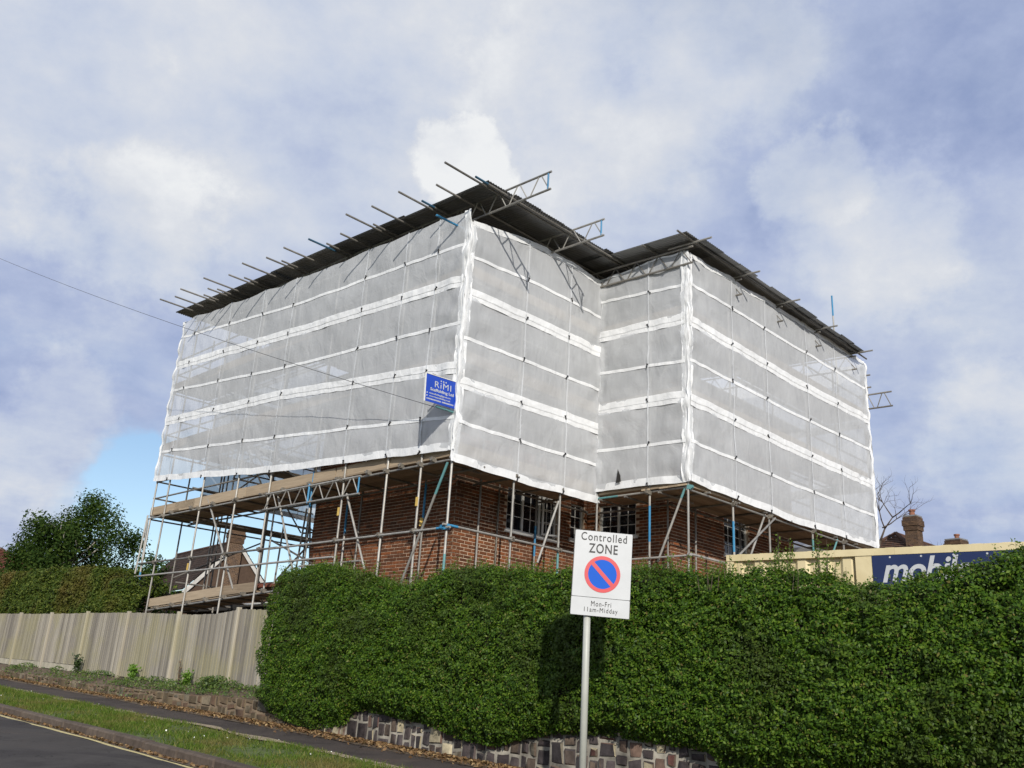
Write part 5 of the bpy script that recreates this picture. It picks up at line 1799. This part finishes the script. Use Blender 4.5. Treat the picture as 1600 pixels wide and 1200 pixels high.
# ------------------------------------------------------------------ overhead cable
cab = MB_()
A_, B_ = Vector((10.85, VO - .05, 6.70)), Vector((7.2, 33.0, 14.95))
pts = []
for k in range(41):
    t = k / 40
    p = A_.lerp(B_, t); p.z -= 0.5 * 4 * t * (1 - t) * 0.35
    pts.append(p)
B2 = B_ + (B_ - A_) * 0.35
pts.append(B2)
for a, b in zip(pts, pts[1:]):
    cab.tube(a, b, 0.0062, 5)
tag(obj("overhead_cable", cab.mesh("overhead_cable"), MAT["cable"], None, MB), "thin dark overhead cable running from the blue board corner up to the left", "cable")


# ------------------------------------------------------------------ background houses
def gable_house(name, label, C_, ang, L_, half, z0, ze, zr, wall, tile, chim=None, barge=True, hip=False, cat="house"):
    """local x along the ridge; gable (or hip) at x = 0 end"""
    M = Matrix.Translation(C_) @ Matrix.Rotation(ang, 4, "Z")
    th = thing(name, label, cat, C_)
    wm = MB_().box(0.15, L_ - .15, -half + .25, half - .25, z0, ze)
    if not hip:
        wm.add([(.15, -half + .25, ze), (.15, half - .25, ze), (.15, 0, zr - .25), (.3, -half + .25, ze), (.3, half - .25, ze), (.3, 0, zr - .25)], [(0, 1, 2), (3, 5, 4), (0, 2, 5, 3), (1, 4, 5, 2)])
    obj("wall", wm.mesh("wall"), MAT[wall], th, M)
    rm = MB_()
    nrow, ncol = 18, 30
    xh = half if hip else 0
    for sd in (-1, 1):
        for r_ in range(nrow):
            t0, t1 = r_ / nrow, (r_ + 1.12) / nrow
            xa0, xa1 = xh * t0, xh * min(1, t1)
            for c in range(ncol):
                f0, f1 = c / ncol, (c + 1) / ncol - .003
                def q(f_, t_, dz):
                    xs_ = xh * min(1, t_)
                    return (xs_ + (L_ - xs_ * (2 if hip else 1)) * f_, sd * half * (1 - min(1, t_)), ze + (zr - ze) * min(1.0, t_) + dz)
                j = random.uniform(-.012, .012)
                rm.add([q(f0, t0, .05 + j), q(f1, t0, .05 + j), q(f1, t1, 0.01), q(f0, t1, 0.01), q(f0, t0, 0.0), q(f1, t0, 0.0)], [(0, 1, 2, 3), (0, 4, 5, 1)])
    if hip:
        for r_ in range(nrow):
            t0, t1 = r_ / nrow, min(1, (r_ + 1.1) / nrow)
            for c in range(16):
                f0, f1 = c / 16, (c + 1) / 16 - .004
                def q2(f_, t_, dz):
                    return (half * t_, (2 * f_ - 1) * half * (1 - t_), ze + (zr - ze) * t_ + dz)
                rm.add([q2(f0, t0, .05), q2(f1, t0, .05), q2(f1, t1, .01), q2(f0, t1, .01)], [(0, 1, 2, 3)])
    ul = MB_()
    ul.add([(0.02, -half, ze - .02), (L_ - .02, -half, ze - .02), (L_ - xh - .02, 0, zr - .04), (xh + .02, 0, zr - .04), (0.02, half, ze - .02), (L_ - .02, half, ze - .02)],
           [(0, 1, 2, 3), (5, 4, 3, 2)] + ([(4, 0, 3), (1, 5, 2)] if hip else []))
    obj("roof_felt", ul.mesh("roof_felt"), MAT["dark"], th, M)
    obj("roof_tiles", rm.mesh("roof_tiles"), MAT[tile], th, M, kind="stuff")
    rd = MB_()
    x = xh
    while x < L_ - xh - .1:
        rd.tube((x, 0, zr + .03), (x + .42, 0, zr + .03), .09, 6)
        x += .45
    if hip:
        for sd in (-1, 1):
            for k in range(16):
                t = k / 16
                rd.tube((half * t, sd * half * (1 - t), ze + (zr - ze) * t + .05), (half * (t + .058), sd * half * (1 - t - .058), ze + (zr - ze) * (t + .058) + .07), .09, 6)
    obj("ridge_tiles", rd.mesh("ridge_tiles"), MAT["tile"], th, M)
    if barge and not hip:
        for sd in (-1, 1):
            b = MB_()
            p0, p1 = Vector((0, sd * (half + .05), ze - .15)), Vector((0, 0, zr - .02))
            nn = Vector((0, sd * (zr - ze), half)).normalized() * .22
            b.add([p0, p1, p1 - nn * .9, p0 - nn, p0 + Vector((.06, 0, 0)), p1 + Vector((.06, 0, 0)), p1 - nn * .9 + Vector((.06, 0, 0)), p0 - nn + Vector((.06, 0, 0))],
                  [(0, 1, 2, 3), (7, 6, 5, 4), (0, 4, 5, 1), (3, 2, 6, 7)])
            obj("barge_board", b.mesh("barge_board"), MAT["shaded_white"], th, M)
    for ch in chim or []:
        x, y, w_, d_, zb, zt, pot = ch
        cbm = MB_()
        z = zb
        row = 0
        core = MB_().box(x - w_ / 2 + .01, x + w_ / 2 - .01, y - d_ / 2 + .01, y + d_ / 2 - .01, zb, zt)
        ck = obj("chimney", core.mesh("chimney"), MAT["mortar"], th, M)
        while z < zt - .05:
            e = 0.0
            if zt - z < .75: e = .05
            if zt - z < .5: e = .09
            if zt - z < .2: e = .05
            ww, dd = w_ / 2 + e, d_ / 2 + e
            sh = .11 if row % 2 else 0
            for axis in (0, 1):
                half_l = ww if axis == 0 else dd
                for sg in (-1, 1):
                    t = -half_l - sh
                    while t < half_l - .02:
                        a0, a1 = max(-half_l, t) + .005, min(half_l, t + .225) - .005
                        if a1 - a0 > .02:
                            if axis == 0:
                                cbm.box(x + a0, x + a1, y + sg * dd - .05 * (sg > 0), y + sg * dd + .05 * (sg < 0), z, z + .065)
                            else:
                                cbm.box(x + sg * ww - .05 * (sg > 0), x + sg * ww + .05 * (sg < 0), y + a0, y + a1, z, z + .065)
                        t += .225
            z += .075
            row += 1
        obj("chimney_bricks", cbm.mesh("chimney_bricks"), MAT["brick_far"], ck, M, kind="stuff")
        obj("chimney_cap", MB_().box(x - w_ / 2 - .03, x + w_ / 2 + .03, y - d_ / 2 - .03, y + d_ / 2 + .03, zt - .01, zt + .06).mesh("chimney_cap"), MAT["lead"], ck, M)
        for (dx, pr, ph) in pot:
            obj("chimney_pot", MB_().tube((x + dx, y, zt + .04), (x + dx, y, zt + ph), pr, 10, pr * .85).tube((x + dx, y, zt + ph - .08), (x + dx, y, zt + ph), pr * 1.2, 10).mesh("chimney_pot"), MAT["pot"], ck, M)
    return th, M


# left house: gable end turned to us, ridge running away to the left
dirL = Vector((-22.61 + 17.54 - 3.2, 7.5, 0)).normalized()
h1, M1 = gable_house("brick_house", "brown tiled house with white barge boards and gable chimney seen under the left scaffold", (-16.08, 55, 0), R(90 + 37.5), 11, 2.9, 1.5, 6.2, 9.42, "brick_far", "tile_dark",
                     [(-0.02, 0.25, .42, .85, 3.0, 9.95, [(0, .12, .12)])])
obj("satellite_dish", MB_().tube((-.35, -2.3, 6.75), (-.55, -2.35, 6.8), .05, 12, .36).mesh("satellite_dish"), MAT["white_paint"], h1, M1)
obj("dormer", MB_().box(4.5, 7.4, -3.4, -1.5, 5.3, 6.35).mesh("dormer"), MAT["brick_far"], h1, M1)
obj("dormer_gutter", MB_().box(4.3, 7.6, -3.5, -3.36, 6.36, 6.48).mesh("dormer_gutter"), MAT["white_paint"], h1, M1)
gable_house("brick_house", "red roofed house half hidden by the tree at the left edge", (-24.0, 47, 0), math.atan2(0.25, -0.97), 9, 3.2, 1.5, 5.6, 7.45, "brick_far", "tile_red", None, False, True)
gable_house("brick_house", "hip roofed house with a tall corbelled brick chimney beyond the right end of the scaffold", (18.15, 43.8, 0), R(42), 12, 2.9, 2.0, 8.2, 10.45, "brick_far", "tile",
            [(1.98, -1.3, .62, .62, 8.4, 11.05, [(0, .14, .38)])], False, True)
gable_house("brick_house", "far house whose low chimney top and single pot show above the container", (24.6, 46, 0), R(35), 9, 2.8, 2.0, 7.0, 9.0, "brick_far", "tile",
            [(-.9, 0.6, .75, .75, 8.0, 10.35, [(.1, .12, .34)])], False, True)


# ------------------------------------------------------------------ trees
def tree(name, label, base, h, crown_c, crown_r, nleaf, leaf, leafmat, barkmat, seed, limbs=14, droop=0.0, clumps=60, trunk_r=0.16, bare=False):
    rr = random.Random(seed)
    th = thing(name, label, "tree", base)
    B = Vector(base)
    tm = MB_()
    top = Vector(crown_c) - B
    tm.tube((0, 0, -.3), top * .5, trunk_r, 9, trunk_r * .7)
    tm.tube(top * .5, top * 1.05, trunk_r * .7, 8, trunk_r * .25)
    obj("trunk", tm.mesh("trunk", True), MAT[barkmat], th, Matrix.Translation(B))
    lm = MB_()
    ends = []
    for k in range(limbs):
        f_ = rr.uniform(.3, .95)
        p0 = top * f_
        a, e = rr.uniform(0, 6.28), rr.uniform(-.15, 1.1)
        d = Vector((math.cos(a) * math.cos(e), math.sin(a) * math.cos(e), math.sin(e)))
        ln = rr.uniform(.55, 1.0) * min(crown_r[0], crown_r[2])
        p1 = p0 + d * ln * .6
        p2 = p1 + (d + Vector((rr.gauss(0, .3), rr.gauss(0, .3), rr.uniform(-.1, .4)))).normalized() * ln * .5
        lm.tube(p0, p1, trunk_r * .38, 6, trunk_r * .22); lm.tube(p1, p2, trunk_r * .22, 5, trunk_r * .08)
        ends += [p1, p2]
        for q in range(3):
            p3 = p1.lerp(p2, rr.random()) 
            p4 = p3 + Vector((rr.gauss(0, .5), rr.gauss(0, .5), rr.uniform(-.1, .6))) * ln * .4
            lm.tube(p3, p4, trunk_r * .09, 4, trunk_r * .04)
            ends.append(p4)
    obj("limbs", lm.mesh("limbs", True), MAT[barkmat], th, Matrix.Translation(B))
    # leaf clumps spread unevenly through the crown
    cl = []
    tries = 0
    while len(cl) < clumps and tries < 6000:
        tries += 1
        p = Vector((rr.uniform(-1, 1), rr.uniform(-1, 1), rr.uniform(-1, 1)))
        r_ = p.length
        if r_ > 1 or r_ < .35:
            continue
        if nz(p.x * 1.8 + seed, p.y * 1.8, p.z * 1.8) < -.22 and r_ > .6:
            continue
        cl.append(Vector((p.x * crown_r[0], p.y * crown_r[1], p.z * crown_r[2])) + top)
    pts = []
    for k in range(nleaf):
        c = rr.choice(cl)
        s = (.062 if nleaf > 20000 else .10) * (crown_r[0] + crown_r[2])
        gg = lambda: max(-1.7, min(1.7, rr.gauss(0, 1))) * s
        q = Vector((gg(), gg(), gg() * .8))
        if droop:
            q.z -= abs(rr.gauss(0, droop)) * rr.random()
        pts.append(c + q)
    pts = np.array(pts)
    cc = np.array(top)
    nr = pts - cc
    nr /= np.linalg.norm(nr, axis=1, keepdims=True) + 1e-6
    nr[:, 2] += .4
    obj("crown", leaf_mesh("crown", pts, nr, leaf, .3, .5, .9), MAT[leafmat], th, Matrix.Translation(B))
    return th


tree("birch_tree", "broad dark green tree with pale branches behind the conifer hedge", (-21.2, 45, 1.8), 8, (-21.3, 45, 6.9), (3.1, 2.6, 2.85), 34000, 0.15, "tree_leaf", "birch_bark", 4, 22, 1.3, 40, .14)
tree("small_tree", "slim dark tree between the birch and the scaffold end", (-23.4, 60, 1.8), 7, (-23.0, 60, 7.3), (1.3, 1.3, 1.9), 2600, .24, "tree_leaf", "bark", 9, 9, .3, 22, .1)
tree("conifer_tree", "dark bushy tree between the far gable and the brick wall", (-13.4, 60, 2), 6, (-13.4, 60, 6.6), (1.3, 1.3, 1.9), 2600, .24, "conifer_leaf", "bark", 12, 7, .2, 24, .1)
tree("garden_tree", "sparse thin tree showing past the brick wall under the platform", (-12.0, 62, 2), 9, (-12.1, 62, 9.6), (1.3, 1.2, 1.9), 420, .2, "tree_leaf", "bark", 22, 8, .2, 16, .08)
tree("garden_shrub", "dark rounded shrub behind the fence beside the left scaffold foot", P(12.4, 27, 1.6), 2, P(12.4, 27, 2.9), (1.2, 1.2, 1.2), 3500, .10, "hedge_leaf", "bark", 31, 6, .1, 26, .06)

# bare tree at the right
bare = thing("bare_tree", "leafless tree with thin spreading twigs beside the right end of the scaffold", "tree", (18.9, 45, 2))
bm_ = MB_()
tw = MB_()
rb_ = random.Random(18)


def grow(p, d, ln, r_, depth):
    n = 3
    for k in range(n):
        d2 = (d + Vector((rb_.gauss(0, .14), rb_.gauss(0, .14), rb_.gauss(0.03, .10)))).normalized()
        q = p + d2 * ln / n
        (bm_ if depth < 2 else tw).tube(p, q, r_ * (1 - .22 * k), 5, r_ * (1 - .22 * (k + 1)))
        p, d = q, d2
        if depth < 4 and k > 0:
            for _ in range(2 if depth < 2 else 1):
                side = Vector((rb_.gauss(0, 1), rb_.gauss(0, .6), rb_.gauss(.25, .6))).normalized()
                grow(p, (d * .75 + side * .75).normalized(), ln * rb_.uniform(.5, .75), r_ * .5, depth + 1)


bm_.tube((18.9, 45, 2), (18.95, 45, 9.3), .16, 8, .085)
grow(Vector((18.95, 45, 9.3)), Vector((.28, 0, 1)).normalized(), 2.1, .075, 0)
grow(Vector((18.93, 45, 8.6)), Vector((.8, .1, .75)).normalized(), 1.9, .05, 1)
grow(Vector((18.93, 45, 9.0)), Vector((-.5, .1, .9)).normalized(), 1.8, .05, 1)
grow(Vector((19.3, 45, 10.6)), Vector((.9, .1, .55)).normalized(), 1.6, .04, 1)
obj("trunk", bm_.mesh("trunk", True), MAT["bark"], bare)
obj("twigs", tw.mesh("twigs"), MAT["bark"], bare, kind="stuff")
